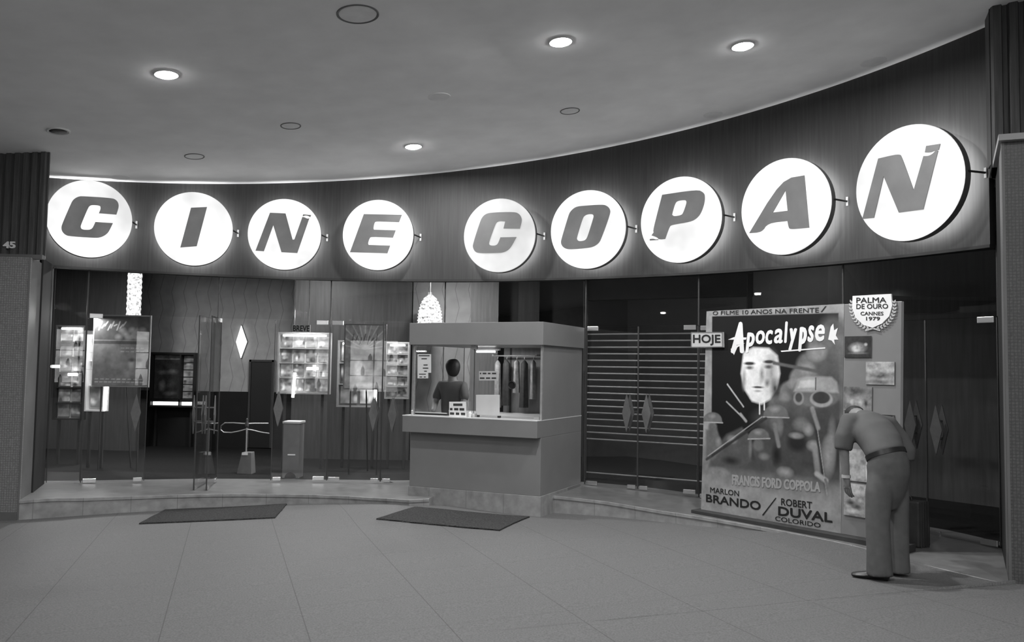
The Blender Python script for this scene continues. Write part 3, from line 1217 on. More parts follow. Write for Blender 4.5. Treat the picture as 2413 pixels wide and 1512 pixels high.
for i, (ch, c, wh, desc) in enumerate(SIGNS):
    p = on_cyl(c[0], c[1], R - DEL)
    a = ang(p)
    n = np.array([-math.sin(a), -math.cos(a), 0])      # out of the fascia, to the viewer
    u = np.array([math.cos(a), -math.sin(a), 0])       # to the right
    up = np.array([0, 0, 1.])
    top, bot = on_plane(c[0], c[1] - wh[1] / 2, p, n), on_plane(c[0], c[1] + wh[1] / 2, p, n)
    le, ri = on_plane(c[0] - wh[0] / 2, c[1], p, n), on_plane(c[0] + wh[0] / 2, c[1], p, n)
    rad = .5 * (.5 * np.linalg.norm(top - bot) + .5 * np.linalg.norm(le - ri))
    t = thing('sign_disc', 'round lit sign disc on the fascia, %s' % desc, 'sign', p, 'round lit letter signs')
    obj('face', MB().lathe(p, n, [(rad * .992, -.022), (rad * .992, -.006), (rad * .985, -.002), (rad * .975, 0)], 72), MT['discdim'] if i == 4 else MT['disc'], t, smooth=True)
    obj('rim', MB().lathe(p, -n, [(rad * .98, .021), (rad * .999, .021), (rad, .024), (rad, DT), (rad * .93, DT)], 72), MT['rim'], t, smooth=True)
    obj('back_panel', MB().lathe(p, -n, [(rad * .92, DT - .03), (rad * .92, DT + .002)], 48), MT['discback'], t)
    mb = MB()
    outs, hole = LET[i]

    def loc2(q):
        h = on_plane(q[0], q[1], p + n * .012, n)
        return (np.dot(h - p, u), np.dot(h - p, up))
    for k, o in enumerate(outs):
        o2 = soften([loc2(q) for q in o])
        h2 = soften([loc2(q) for q in hole]) if hole and k == 0 else None
        vs, fs = fill(o2, h2)
        P = [p + u * x + up * y + n * .014 for x, y in vs]
        mb.add(P, fs)
        for lp in [o2] + ([h2] if h2 else []):
            m = len(lp)
            e = [p + u * x + up * y + n * .014 for x, y in lp] + [p + u * x + up * y + n * .0005 for x, y in lp]
            mb.add(e, [(j, (j + 1) % m, m + (j + 1) % m, m + j) for j in range(m)])
    obj('letter', mb, MT['letter'], t)
    # rod from the right edge back to the fascia, with its little wall plate
    for sgn in (1,):
        A = p + u * (rad * .99 * sgn) - n * (DT * .6) + up * .02
        B = cyl(ang(A + u * .06 * sgn), R, A[2] - .01)
        rod = obj('bracket_rod', MB().tube([A, B], .011, 8), MT['jambd'], t)
        bn = np.array([-math.sin(ang(B)), -math.cos(ang(B)), 0])
        obj('wall_plate', MB().obox(B - up * .05 - u * .012, u * .024, up * .1, bn * .008), MT['ledge'], rod)

# ================================================================== TICKET BOOTH
BO = on_floor(1272, 1217)
BO = np.array([.325, 10.18, 0]) if abs(BO[0] - .325) > .2 else BO
bu = np.array([-1.645, .76]) / 1.812
bv = np.array([.76, 1.645]) / 1.812


def bp(u, v, z):
    q = BO[:2] + bu * u + bv * v
    return np.array([q[0], q[1], z])


def bbox(mb, u0, u1, v0, v1, z0, z1):
    c = [(u0, v0), (u1, v0), (u1, v1), (u0, v1)]
    return mb.hexa([bp(u, v, z0) for u, v in c], [bp(u, v, z1) for u, v in c])


D0 = BO[1]
hz = lambda x, y, d=D0: on_y(x, y, d)[2]
BW = 1.81
BD = 1.40
zp = hz(1273, 1169.5)
zc0 = hz(1262, 1033, D0 - .108)
zc1 = hz(1262, 990.5, D0 - .108)
zr0, zr1 = hz(1270, 812.5, D0 - .02), hz(1267, 757.5, D0 - .04)
booth = thing('ticket_booth', 'grey box-shaped ticket booth with glazed upper half, between the glass doors', 'ticket booth', bp(BW / 2, 0, floor_z(*BO[:2])))
fzmin = min(floor_z(*bp(u, v, 0)[:2]) for u in (0, BW) for v in (0,)) - .02
obj('plinth', bbox(MB(), -.012, BW + .01, -.012, BD, fzmin, zp), MT['marble'], booth, bevel=.004)
obj('body', bbox(MB(), 0, BW, 0, BD, zp, zc0), MT['booth'], booth, bevel=.004)
obj('counter', bbox(MB(), 0, BW + .05, -.119, BD, zc0, zc1 - .012), MT['booth'], booth, bevel=.004)
obj('counter_top', bbox(MB(), -.002, BW + .052, -.121, BD, zc1 - .012, zc1), MT['counter'], booth)
obj('roof', bbox(MB(), -.03, BW + .02, -.045, BD, zr0, zr1), MT['booth'], booth, bevel=.004)
obj('side_panel', bbox(MB(), 0, .03, .06, BD, zc1, zr0), MT['booth'], booth)
obj('back_panel', bbox(MB(), 0, 1.15, BD - .03, BD, zc1, zr0), MT['wood3'], booth)
obj('corner_post', bbox(MB(), -.004, .022, .012, .05, zc1, zr0), MT['steel'], booth)
obj('corner_post', bbox(MB(), BW - .03, BW, .012, .05, zc1, zr0), MT['steel'], booth)
obj('mullion', bbox(MB(), BW - .30 - .48, BW - .30 - .455, BD - .04, BD, zc1, zr0), MT['dark'], booth)


def booth_pane(u0, u1, v0, v1):
    mb = MB()
    a, b = bp(u1, v0, 0), bp(u0, v1, 0)
    pane(a, b, zc1 + .004, zr0, mb)
    return mb


nb = np.array([-bv[0], -bv[1], 0])
xsplit = None
for k in range(400):
    if on_y(1117, 900, D0 + .3)[0] and True:
        break
us = [k * BW / 400 for k in range(401)]


def proj_x(P):
    y = cp * P[1] + sp * (P[2] - EYE)
    z = -sp * P[1] + cp * (P[2] - EYE)
    return (cr * P[0] / y + sr * z / y) * F + PW / 2


usp = min(us, key=lambda q: abs(proj_x(bp(q, .03, 1.4)) - 1117))
obj('window_pane', booth_pane(.022, usp - .003, .03, .03), GM, booth)
obj('window_pane', booth_pane(usp + .003, BW - .03, .03, .03), GM, booth)
obj('window_pane', pane(bp(BW - .01, BD, 0), bp(BW - .01, .05, 0), zc1 + .004, zr0, MB()), GM, booth)
for zz in (zc1 + .002, zr0 - .05):
    obj('glass_clip', MB().obox(bp(usp + .04, .012, zz), np.array([*bu, 0]) * -.08, np.array([*bv, 0]) * .03, np.array([0, 0, .045])), MT['steel'], booth)
obj('glass_clip', MB().obox(bp(.10, .012, zc1 + .002), np.array([*bu, 0]) * -.07, np.array([*bv, 0]) * .03, np.array([0, 0, .035])), MT['steel'], booth)


def on_booth(px, py, v=.02):
    """point on the plane at depth v behind the booth's front."""
    return on_plane(px, py, bp(0, v, 0), nb)


# speaking hole in the right pane
c = on_booth(1206, 907, .026)
obj('speaking_hole', MB().lathe(c, nb, [(.030, -.012), (.050, -.012), (.050, .006), (.045, .009), (.040, .006), (.040, -.004), (.001, -.004)], 30), MT['black'], booth, smooth=True)
# tube light under the booth roof
c = bp(1.25, 1.0, zr0 - .06)
d3 = np.array([*bu, 0])
tl = thing('tube_lamp', 'short lit tube lamp under the ticket booth roof', 'lamp', c)
obj('tube', MB().tube([c - d3 * .14, c + d3 * .14], .013, 10), MT['tube'], tl, smooth=True)
obj('batten', MB().obox(c - d3 * .2 + np.array([0, 0, .02]), d3 * .4, np.array([*bv, 0]) * .05, np.array([0, 0, .038])), MT['light'], tl)
l = lamp_light('booth_light', bp(1.0, .8, zr0 - .03), 5, .3)


def note(name, label, x0, y0, x1, y1, v, lines, m='paper', grp=None):
    """paper stuck to the booth glass with rows of small dark strokes."""
    q = [on_booth(x, y, v) for x, y in ((x0, y1), (x1, y1), (x1, y0), (x0, y0))]
    t = thing(name, label, 'notice', q[0], grp)
    obj('sheet', MB().prism(q, nb * .003), MT[m], t)
    mb = MB()
    for r, row in enumerate(lines):
        for (a, b) in row:
            yy = (r + .5) / len(lines)
            P = lambda s, w: lerp(lerp(q[3], q[2], s), lerp(q[0], q[1], s), w) + nb * .004
            h = .16 / len(lines)
            mb.prism([P(a, yy + h), P(b, yy + h), P(b, yy - h), P(a, yy - h)], nb * .0008)
    obj('lettering', mb, MT['dark'], t)
    return t


note('paper_notice', 'white paper notice stuck high on the left booth pane', 984, 834, 1016, 878, .022, [[(.1, .9)], [(.3, .7)], [], [(.45, .75)], [(.4, .8)], [(.5, .7)]])
note('paper_notice', 'smaller paper strip below the notice on the left booth pane', 984, 878, 1009, 891, .022, [[(.15, .8)], [(.2, .45), (.6, .8)]])
note('small_sign', 'small framed two-line sign on the right booth pane', 1129, 874, 1173, 896, .022, [[(.05, .12), (.2, .4), (.48, .62), (.7, .92)], [(.05, .3), (.38, .6), (.68, .92)]], 'light')
# things on the booth counter
q = [on_booth(x, y, -.03) for x, y in ((1059, 980), (1099, 980), (1098, 946), (1059, 946))]
t = thing('price_card', 'white price card standing on the booth counter near its middle', 'sign', q[0])
zb = zc1
q[0][2] = q[1][2] = zb
obj('card', MB().prism(q, nb * .006), MT['paper'], t)
mb = MB()
for r, row in enumerate([[(.25, .8)], [(.05, .2), (.3, .55), (.62, .9)], [(.05, .3), (.4, .6), (.7, .95)]]):
    for a, b in row:
        P = lambda s, w: lerp(lerp(q[3], q[2], s), lerp(q[0], q[1], s), w) + nb * .007
        yy = .2 + r * .3
        mb.prism([P(a, yy + .08), P(b, yy + .08), P(b, yy - .08), P(a, yy - .08)], nb * .0008)
obj('lettering', mb, MT['dark'], t)
obj('foot', MB().obox(q[0] - nb * .05, q[1] - q[0], nb * .05, np.array([0, 0, .004])), MT['paper'], t)

q = [on_booth(x, y, .06) for x, y in ((1121, 973), (1177, 973), (1177, 930), (1121, 930))]
t = thing('screen_board', 'blank pale rounded board standing inside the right booth pane', 'board', q[0])
for k in (0, 1):
    q[k][2] = zb + .025
obj('panel', MB().prism(q, nb * -.012), MT['paper'], t, bevel=.01)
for w in (0, .9):
    obj('foot', MB().obox(lerp(q[0], q[1], w) + np.array([0, 0, -.025]) - nb * .06, (q[1] - q[0]) * .08, nb * .05, np.array([0, 0, .025])), MT['dark'], t)
c = bp(usp + .28, .22, zb)
a0 = bp(min(us, key=lambda q: abs(proj_x(bp(q, .12, 1.0)) - 1054)), .10, zb)
a1 = bp(min(us, key=lambda q: abs(proj_x(bp(q, .12, 1.0)) - 977)), .10, zb)
t = thing('tray', 'dark shallow tray with pale rim on the left of the booth counter', 'tray', lerp(a0, a1, .5))
obj('pan', MB().obox(a0, a1 - a0, np.array([*bv, 0]) * .24, np.array([0, 0, .022])), MT['dark'], t, bevel=.004)
obj('rim', MB().obox(a0 + np.array([0, 0, .022]) - np.array([*bv, 0]) * .008, a1 - a0, np.array([*bv, 0]) * .02, np.array([0, 0, .012])), MT['paper'], t)
for x, h, r, lab, m in ((1108, .075, .022, 'small pale pot on the counter between price card and blank board', 'paper'), (972, .075, .016, 'small bottle at the left end of the booth counter', 'steel'),
                        (1116, .05, .018, 'little cup on the counter beside the blank board', 'light')):
    c = bp(min(us, key=lambda q: abs(proj_x(bp(q, -.01, 1.0)) - x)), -.02, zb)
    o = obj('pot' if 'pot' in lab else 'bottle' if 'bottle' in lab else 'cup', MB().lathe(c, (0, 0, 1), [(r * .9, 0), (r, .004), (r, h * .7), (r * .55, h * .8), (r * .55, h), (r * .3, h)], 20), MT[m], loc=c, smooth=True)
    tag(o, lab, 'pot' if 'pot' in lab else 'bottle' if 'bottle' in lab else 'cup')

# added coats and rail, standing in for clothes reflected in the booth glass
ca, cb = on_booth(1160, 838, 1.2), on_booth(1262, 838, 1.2)
rl = thing('coat_rail', 'thin rail at the back of the ticket booth', 'rail', lerp(ca, cb, .5))
obj('bar', MB().tube([ca, cb], .01, 8), MT['steel'], rl)
for w in (ca, cb):
    obj('bracket', MB().obox(w, np.array([*bv, 0]) * .16, np.array([0, 0, .02]), np.array([.015, 0, 0])), MT['steel'], rl)
for k, (x, w, bot, m, lab) in enumerate(((1173, 24, 960, 'coat2', 'pale coat hanging leftmost inside the booth'), (1194, 30, 955, 'coat', 'dark coat hanging second in the booth'),
                                         (1218, 22, 925, 'coat2', 'pale garment hanging between the two dark coats'), (1236, 30, 960, 'coat', 'dark coat hanging third in the booth'),
                                         (1257, 20, 940, 'coat2', 'pale garment hanging nearest the booth right corner'))):
    c0 = on_booth(x, 846, 1.19)
    t = thing('hanging_coat', lab, 'coat', c0, 'garments hanging in the ticket booth')
    hw = w / 196 * .36
    H = c0[2] - on_booth(x, bot, 1.19)[2]
    H = min(H, c0[2] - zc1 - .01)
    mb = MB()
    NS, vs, fs = 20, [], []
    for r, (fz, fw, fd) in enumerate(((0.02, .12, .2), (.05, .5, .7), (.1, .9, 1), (.3, .85, 1), (.6, .95, 1.1), (1, 1.1, 1.2))):
        for k2 in range(NS):
            a = 2 * PI * k2 / NS
            rip = 1 + (.12 * math.cos(5 * a + k) if r > 2 else 0)
            q = c0 + np.array([*bu, 0]) * (hw * fw * math.cos(a) * rip) + np.array([*bv, 0]) * (.05 * fd * math.sin(a) * rip) - np.array([0, 0, H * fz])
            vs.append(q)
    for r in range(5):
        for k2 in range(NS):
            fs.append((r * NS + k2, r * NS + (k2 + 1) % NS, (r + 1) * NS + (k2 + 1) % NS, (r + 1) * NS + k2))
    fs += [tuple(range(NS)), tuple(5 * NS + k2 for k2 in range(NS))[::-1]]
    obj('cloth', mb.add(vs, fs), MT[m], t, smooth=True)
    obj('hanger', MB().tube([c0 + np.array([0, 0, .0]), c0 + np.array([0, 0, .02]), c0 + np.array([.01, 0, .035])], .004, 6), MT['steel'], t)

# cashier seated in the booth, head turned to the left, seen in half shadow
ch = on_booth(1066, 868, .75)
cz = zc1
L3, V3, Z3 = np.array([*bu, 0]), np.array([*bv, 0]), np.array([0, 0, 1.])
cash = thing('person', 'dark haired person in a pale shirt seated in the ticket booth', 'person', (ch[0], ch[1], cz - .45))
P = lambda a, b, c: ch + L3 * a + V3 * b + Z3 * c
pts = [(*P(0, .02, -.72), .13, .10), (*P(0, .02, -.50), .14, .10), (*P(0, .02, -.28), .13, .09), (*P(.0, .01, -.17), .058), (*P(0, 0, -.10), .054), (*P(0, 0, -.04), .075, .085), (*P(0, 0, .03), .086, .092), (*P(0, 0, .085), .06),
       (*P(.17, .0, -.22), .055), (*P(.22, -.06, -.46), .045), (*P(.14, -.24, -.56), .035), (*P(.12, -.30, -.565), .03),
       (*P(-.17, .0, -.22), .055), (*P(-.22, -.06, -.46), .045), (*P(-.14, -.24, -.56), .035), (*P(-.12, -.30, -.565), .03),
       (*P(.085, .03, -.01), .018), (*P(.105, .04, -.022), .012)]
ed = [(0, 1), (1, 2), (2, 3), (3, 4), (4, 5), (5, 6), (6, 7), (2, 8), (8, 9), (9, 10), (10, 11), (2, 12), (12, 13), (13, 14), (14, 15), (5, 16), (16, 17)]
skin('body', pts, ed, MT['skin_w'], cash)
hp = [(*P(-.025, -.02, -.115), .05, .05), (*P(-.025, -.02, -.06), .088, .09), (*P(-.02, -.015, .0), .108, .108), (*P(-.008, -.01, .06), .112, .112), (*P(.0, .0, .105), .085, .085), (*P(.005, .0, .13), .045, .045)]
skin('hair', hp, [(0, 1), (1, 2), (2, 3), (3, 4), (4, 5)], MT['hair'], cash)
sh = [(*P(0, .02, -.74), .16, .12), (*P(0, .02, -.50), .17, .12), (*P(0, .02, -.29), .165, .115), (*P(0, .01, -.19), .085, .08), (*P(.17, 0, -.235), .08), (*P(.225, -.05, -.44), .066), (*P(-.17, 0, -.235), .08), (*P(-.225, -.05, -.44), .066)]
skin('shirt', sh, [(0, 1), (1, 2), (2, 3), (2, 4), (4, 5), (2, 6), (6, 7)], MT['shirt'], cash)

# ================================================================== FILM POSTER BOARD
BA = on_z(1628, 1208, .02)
BB = on_z(2045, 1288, 0.0)
bt = BB - BA
bt[2] = 0
bt /= np.linalg.norm(bt)
bn = np.array([bt[1], -bt[0], 0])            # towards the arcade
LEAN = .04
bup = np.array([-bn[0] * math.sin(LEAN), -bn[1] * math.sin(LEAN), math.cos(LEAN)])
bnn = np.cross(bt, bup)
B0 = BA - bn * .10
B0[2] = .02


def bxy(px, py, lift=0.0):
    """board coordinates (u along, v up) of a point seen on the board's face."""
    h = on_plane(px, py, B0 + bnn * lift, bnn)
    return (float(np.dot(h - B0, bt)), float(np.dot(h - B0, bup)))


def bpt(u, v, lift=0.0):
    return B0 + bt * u + bup * v + bnn * lift


U0, U1, U2, V0, V1 = .061, 1.757, 2.335, .04, 2.278
board = thing('poster_board', 'tall two-panel film poster board standing on a dark base before the right glass doors', 'poster board', BA)
zb0 = plat_z(ang(BA))
zend = plat_z(ang(BA + bt * 2.4))
mb = MB()
a, b = BA - bt * .0, BA + bt * 2.42
mb.hexa([(a[0], a[1], zb0), (b[0], b[1], zend), (*(b - bn * .24)[:2], zend), (*(a - bn * .24)[:2], zb0)],
        [(a[0], a[1], .058), (b[0], b[1], .058), (*(b - bn * .24)[:2], .058), (*(a - bn * .24)[:2], .058)])
obj('base', mb, MT['dark'], board, bevel=.006)
obj('backing', MB().obox(bpt(U0, V0, -.045), bt * (U2 - U0), bup * (V1 - V0 - .004), bnn * .04), MT['light'], board)
# painted main panel
cv = Canvas(U1 - U0, V1 - V0, 300, .27)
cvq = lambda x, y: tuple(np.array(bxy(x, y)) - [U0, V0])
rx = .0052          # metres per photo pixel along the board
ry = .0048
P4 = [cvq(1678, 745), cvq(1976, 737), cvq(1979, 1180), cvq(1676, 1150)]
cv.poly(P4, .008, .012)
# grey ground fading out of the black
q0 = cvq(1665, 1100)[1]
m = np.clip((cvq(1665, 1010)[1] - cv.Y) / .45, 0, 1)
cv.mix(m * .75, .13)

for x, y, r, k, v, s_ in ((1962, 780, 40, 40, .10, .5), (1945, 815, 44, 40, .15, .3), (1968, 850, 40, 60, .12, .6), (1915, 862, 40, 34, .14, .25), (1950, 880, 50, 60, .10, .6), (1893, 893, 34, 30, .16, .25),
                          (1866, 925, 32, 28, .15, .25), (1838, 952, 32, 22, .12, .3), (1890, 950, 60, 46, .10, .6), (1955, 960, 50, 70, .08, .6), (1925, 830, 24, 20, .22, .5), (1900, 868, 20, 16, .22, .6),
                          (1872, 905, 18, 14, .22, .6), (1850, 935, 16, 12, .18, .6), (1850, 990, 90, 40, .09, .5), (1940, 1030, 50, 60, .07, .6)):
    c = cvq(x, y)
    cv.ell(c[0], c[1], r * rx * 1.05, k * ry * 1.1, v, s_)
# plain pale head shape
cv.poly([cvq(*p) for p in ((1752, 830), (1775, 818), (1812, 820), (1832, 838), (1838, 880), (1830, 915), (1815, 940), (1795, 952), (1772, 945), (1755, 918), (1746, 880))], .62, .03)
for x, y, r, k, v, s in ((1818, 880, 24, 66, .22, 1.0), (1766, 856, 18, 5, .05, .5), (1812, 852, 17, 5, .06, .5), (1766, 866, 13, 6, .12, .7), (1811, 864, 13, 6, .10, .7), (1795, 880, 8, 24, .22, .9), (1783, 890, 5, 14, .8, .9), (1786, 912, 18, 3.5, .06, .6), (1786, 921, 13, 4, .3, .7), (1783, 936, 20, 10, .78, .8),
                         (1753, 892, 8, 34, .26, .9), (1826, 915, 14, 30, .07, .9), (1790, 833, 26, 5, .78, .7), (1767, 890, 10, 12, .8, .9), (1808, 902, 8, 12, .14, .9)):
    c = cvq(x, y)
    cv.ell(c[0], c[1], r * rx, k * ry, v, s)
# pale streaks on the black
for a, b, w, v in (((1714, 905), (1752, 958), 2.2, .4), ((1712, 946), (1757, 990), 2.2, .35), ((1745, 975), (1758, 992), 4, .3), ((1790, 945), (1790, 975), 2, .7), ((1801, 938), (1801, 965), 2, .7), ((1824, 855), (1945, 878), 5, .10)):
    a, b = cvq(*a), cvq(*b)
    cv.line(*a, *b, w * rx, v, .6)
# rounded machine shape in the smoke
c = cvq(1925, 922)
cv.ell(c[0], c[1], 56 * rx, 36 * ry, .12, .12)
cv.poly([cvq(1880, 892), cvq(1900, 886), cvq(1960, 888), cvq(1972, 900), cvq(1976, 925), cvq(1870, 922)], .27, .025)
cv.poly([cvq(1885, 897), cvq(1920, 894), cvq(1920, 912), cvq(1880, 914)], .40, .02)
cv.line(*cvq(1922, 890), *cvq(1922, 918), 1.4 * rx, .08)
c = cvq(1935, 940)
cv.ell(c[0], c[1], 26 * rx, 18 * ry, .26, .15)
cv.ell(c[0], c[1] + .015, 21 * rx, 14 * ry, .06, .2)
c = cvq(1882, 938)
cv.ell(c[0], c[1], 13 * rx, 16 * ry, .2, .2)
cv.ell(c[0], c[1] + .008, 9 * rx, 12 * ry, .07, .3)


def helmet(x, y, r, tilt=0.0):
    """plain round helmet with a lit rim and a dark face under it."""
    c = cvq(x, y)
    cv.ell(c[0] + tilt * .02, c[1] - r * ry * .75, r * rx * .72, r * ry * .75, .12, .4)
    cv.poly([cvq(x + r * 1.12 * math.cos(q), y - r * .98 * math.sin(q) + (0 if 0 <= q <= PI else -0.0)) for q in np.linspace(0, PI, 16)] + [cvq(x - r * 1.2, y + 5), cvq(x + r * 1.2, y + 5 + tilt * 6)], .13, .015)
    cv.ell(c[0] - .01, c[1] + r * ry * .5, r * rx * .6, r * ry * .35, .24, .9)
    cv.line(*cvq(x - r * 1.15, y + 4), *cvq(x + r * 1.2, y + 4 + tilt * 6), 1.6 * rx, .32, .6)


for pts, v in (([(1663, 1118), (1680, 1062), (1712, 1022), (1748, 1005), (1772, 1030), (1770, 1085), (1740, 1120)], .09),
               ([(1770, 1050), (1800, 1010), (1836, 990), (1850, 1035), (1815, 1105), (1785, 1095)], .08),
               ([(1812, 1010), (1850, 980), (1888, 985), (1915, 1010), (1934, 1050), (1925, 1095), (1892, 1085), (1875, 1120), (1842, 1100), (1820, 1065)], .075),
               ([(1663, 1012), (1690, 1010), (1704, 1055), (1680, 1085), (1664, 1080)], .12)):
    cv.poly([cvq(*p) for p in pts], v, .03)
for x, y, r, t_ in ((1679, 990, 20, .3), (1788, 1030, 22, -.2), (1828, 978, 26, .3)):
    helmet(x, y, r, t_)
for x, y, r, k, v, s in ((1878, 1040, 28, 26, .035, .5), (1876, 1026, 20, 9, .19, .6), (1888, 1000, 24, 18, .16, .7), (1905, 1012, 14, 16, .22, .8), (1917, 1050, 18, 14, .22, .6), (1692, 1112, 34, 14, .18, .6), (1800, 1075, 16, 10, .15, .7),
                         (1850, 1112, 22, 14, .26, .8), (1952, 1075, 18, 50, .30, 1.0), (1960, 1040, 12, 60, .2, 1.0), (1725, 1035, 16, 12, .2, .7), (1838, 1005, 10, 26, .16, .8), (1768, 1055, 6, 26, .14, .8), (1693, 1040, 10, 14, .2, .8), (1722, 1085, 30, 12, .04, .8), (1830, 1070, 14, 30, .03, .8)):
    c = cvq(x, y)
    cv.ell(c[0], c[1], r * rx, k * ry, v, s)
for a, b, w, v in (((1805, 985), (1665, 1082), 4, .05), ((1795, 982), (1668, 1074), 1.6, .28), ((1916, 968), (1947, 1172), 3.5, .05), ((1920, 968), (1949, 1168), 1.2, .25), ((1914, 962), (1928, 1008), 6, .2), ((1920, 1055), (1927, 1112), 8, .2), ((1925, 1116), (1946, 1132), 7, .32), ((1825, 1000), (1835, 1050), 6, .17), ((1945, 1130), (1962, 1178), 4, .12)):
    a, b = cvq(*a), cvq(*b)
    cv.line(*a, *b, w * rx, v, .6)
mk = Canvas(U1 - U0, V1 - V0, 300, 0.0).poly(P4, 1.0, .012).g
cv.g = np.where(cv.g < .12, cv.g * (1 - mk) + mk * .12 * (cv.g / .12) ** 1.7, np.minimum(cv.g * (1 + .25 * mk) - .03 * mk, .75))
cv.mix(np.clip((cvq(1800, 1108)[1] - cv.Y) / .24, 0, 1), .27)
cv.noise(.3, 9, 3)
cv.noise(.12, 40, 8)
cv.sheet('painted_panel', bpt(U0, V0, 0), bt, bup, board, .004)
# white brush lettering of the title
mb = MB()
tl = [(1722, 832, 1754, 758, 'A', .05), (1757, 831, 1779, 783, 'p', .045), (1781, 811, 1803, 778, 'o', .045), (1804, 811, 1822, 777, 'c', .045), (1824, 809, 1845, 774, 'a', .045), (1848, 808, 1857, 757, 'l', .045),
      (1858, 826, 1879, 773, 'y', .045), (1881, 828, 1902, 770, 'p', .045), (1903, 806, 1919, 766, 's', .045), (1921, 804, 1944, 764, 'e', .045)]
for k, (x0, y0, x1, y1, ch_, bo) in enumerate(tl):
    sh = .18 if k else .3
    quad = [bpt(*bxy(x, y), .003) for x, y in ((x0, y1), (x1, y1), (x1, y0), (x0, y0))]
    quad_text(mb, ch_, *quad, bold=bo, shear=sh)
for pts in ([(1722, 822), (1740, 812), (1756, 808), (1738, 818), (1730, 836)], [(1840, 826), (1945, 818), (1945, 821), (1842, 829)], [(1952, 800), (1958, 770), (1964, 762), (1966, 778), (1975, 772), (1970, 790), (1976, 800), (1966, 800), (1968, 812), (1960, 802)],
            [(1728, 800), (1716, 800), (1730, 794), (1760, 795), (1758, 800)]):
    mb.prism([bpt(*bxy(x, y), .003) for x, y in pts], bnn * .0006)
obj('title_lettering', mb, MT['paper'], board)
mb = MB()


def btext(mb, body, x0, y0, x1, y1, dy=0.0, bold=.012, shear=0.0, sl=None):
    """lettering between two photo columns; dy = drop of the baseline towards the right."""
    quad = [bpt(*bxy(x, y), .003) for x, y in ((x0, y0), (x1, y0 + dy), (x1, y1 + dy * (1 if sl is None else sl)), (x0, y1))]
    return quad_text(mb, body, *quad, bold=bold, shear=shear)


obj('lettering', btext(MB(), 'O FILME 10 ANOS NA FRENTE', 1680, 733, 1930, 742, -8.5, .012, 0, .7), MT['black'], board)
obj('stroke', MB().prism([bpt(*bxy(x, y), .003) for x, y in ((1934, 735), (1945, 721), (1948, 721), (1937, 735))], bnn * .0006), MT['black'], board)
obj('lettering', btext(MB(), 'MARLON', 1674, 1147, 1742, 1160, 9, .012, 0), MT['black'], board)
obj('lettering', btext(MB(), 'BRANDO', 1664, 1163, 1793, 1182, 18, .04, 0, 1.15), MT['black'], board)
obj('lettering', btext(MB(), 'ROBERT', 1841, 1173, 1914, 1190, 9, .02, 0), MT['black'], board)
obj('lettering', btext(MB(), 'DUVAL', 1834, 1192, 1962, 1214, 16, .045, 0, 1.1), MT['black'], board)
obj('lettering', btext(MB(), 'COLORIDO', 1827, 1215, 1934, 1226, 17, .012, 0), MT['black'], board)
obj('stroke', MB().prism([bpt(*bxy(x, y), .003) for x, y in ((1796, 1213), (1828, 1172), (1830, 1173), (1799, 1214))], bnn * .0006), MT['black'], board)
mb = MB()
btext(mb, 'FRANCIS FORD COPPOLA', 1725, 1117, 1934, 1142, 18, .05, 0)
obj('grey_lettering', mb, MT['ledge'], board)
# side panel
cv = Canvas(U2 - U1 - .004, V1 - V0 - .01, 30, .19)
cv.noise(.1, 5, 5)
cv.sheet('stills_panel', bpt(U1 + .004, V0, 0), bt, bup, board, .004)

# today sign
q = [bpt(*bxy(x, y, .03), .03) for x, y in ((1628, 819), (1704, 818), (1703, 782), (1628, 782))]
t = thing('today_sign', 'small pale sign reading HOJE at the left edge of the poster board', 'sign', q[0])
obj('plate', MB().prism(q, -bnn * .025), MT['light'], t)
mb = MB()
qi = lambda s, w: lerp(lerp(q[3], q[2], s), lerp(q[0], q[1], s), w) + bnn * .001
quad_text(mb, 'HOJE', qi(.07, .16), qi(.93, .16), qi(.93, .88), qi(.07, .88), .035)
obj('lettering', mb, MT['black'], t)
mb = MB()
for a, b, c_, d in ((0, 1, 0, .06), (0, 1, .94, 1), (0, .03, 0, 1), (.97, 1, 0, 1)):
    mb.prism([qi(a, c_), qi(b, c_), qi(b, d), qi(a, d)], bnn * .001)
obj('border', mb, MT['mid'], t)

# award badge with wreath
bx = [(2009, 697), (2100, 692), (2102, 720), (2095, 745), (2078, 762), (2056, 772), (2034, 765), (2016, 748), (2008, 725)]
q = [bpt(*bxy(x, y, .02), .02) for x, y in bx]
t = thing('award_badge', 'pale shield shaped badge reading PALMA DE OURO at the top of the stills panel', 'badge', q[5])
obj('shield', MB().prism(q, -bnn * .018), MT['paper'], t)
mb = MB()


def qtext(mb, body, x0, y0, x1, y1, dy=0, bold=.015, lift=.0215):
    quad = [bpt(*bxy(x, y, .02), lift) for x, y in ((x0, y0), (x1, y0 + dy), (x1, y1 + dy), (x0, y1))]
    return quad_text(mb, body, *quad, bold=bold)


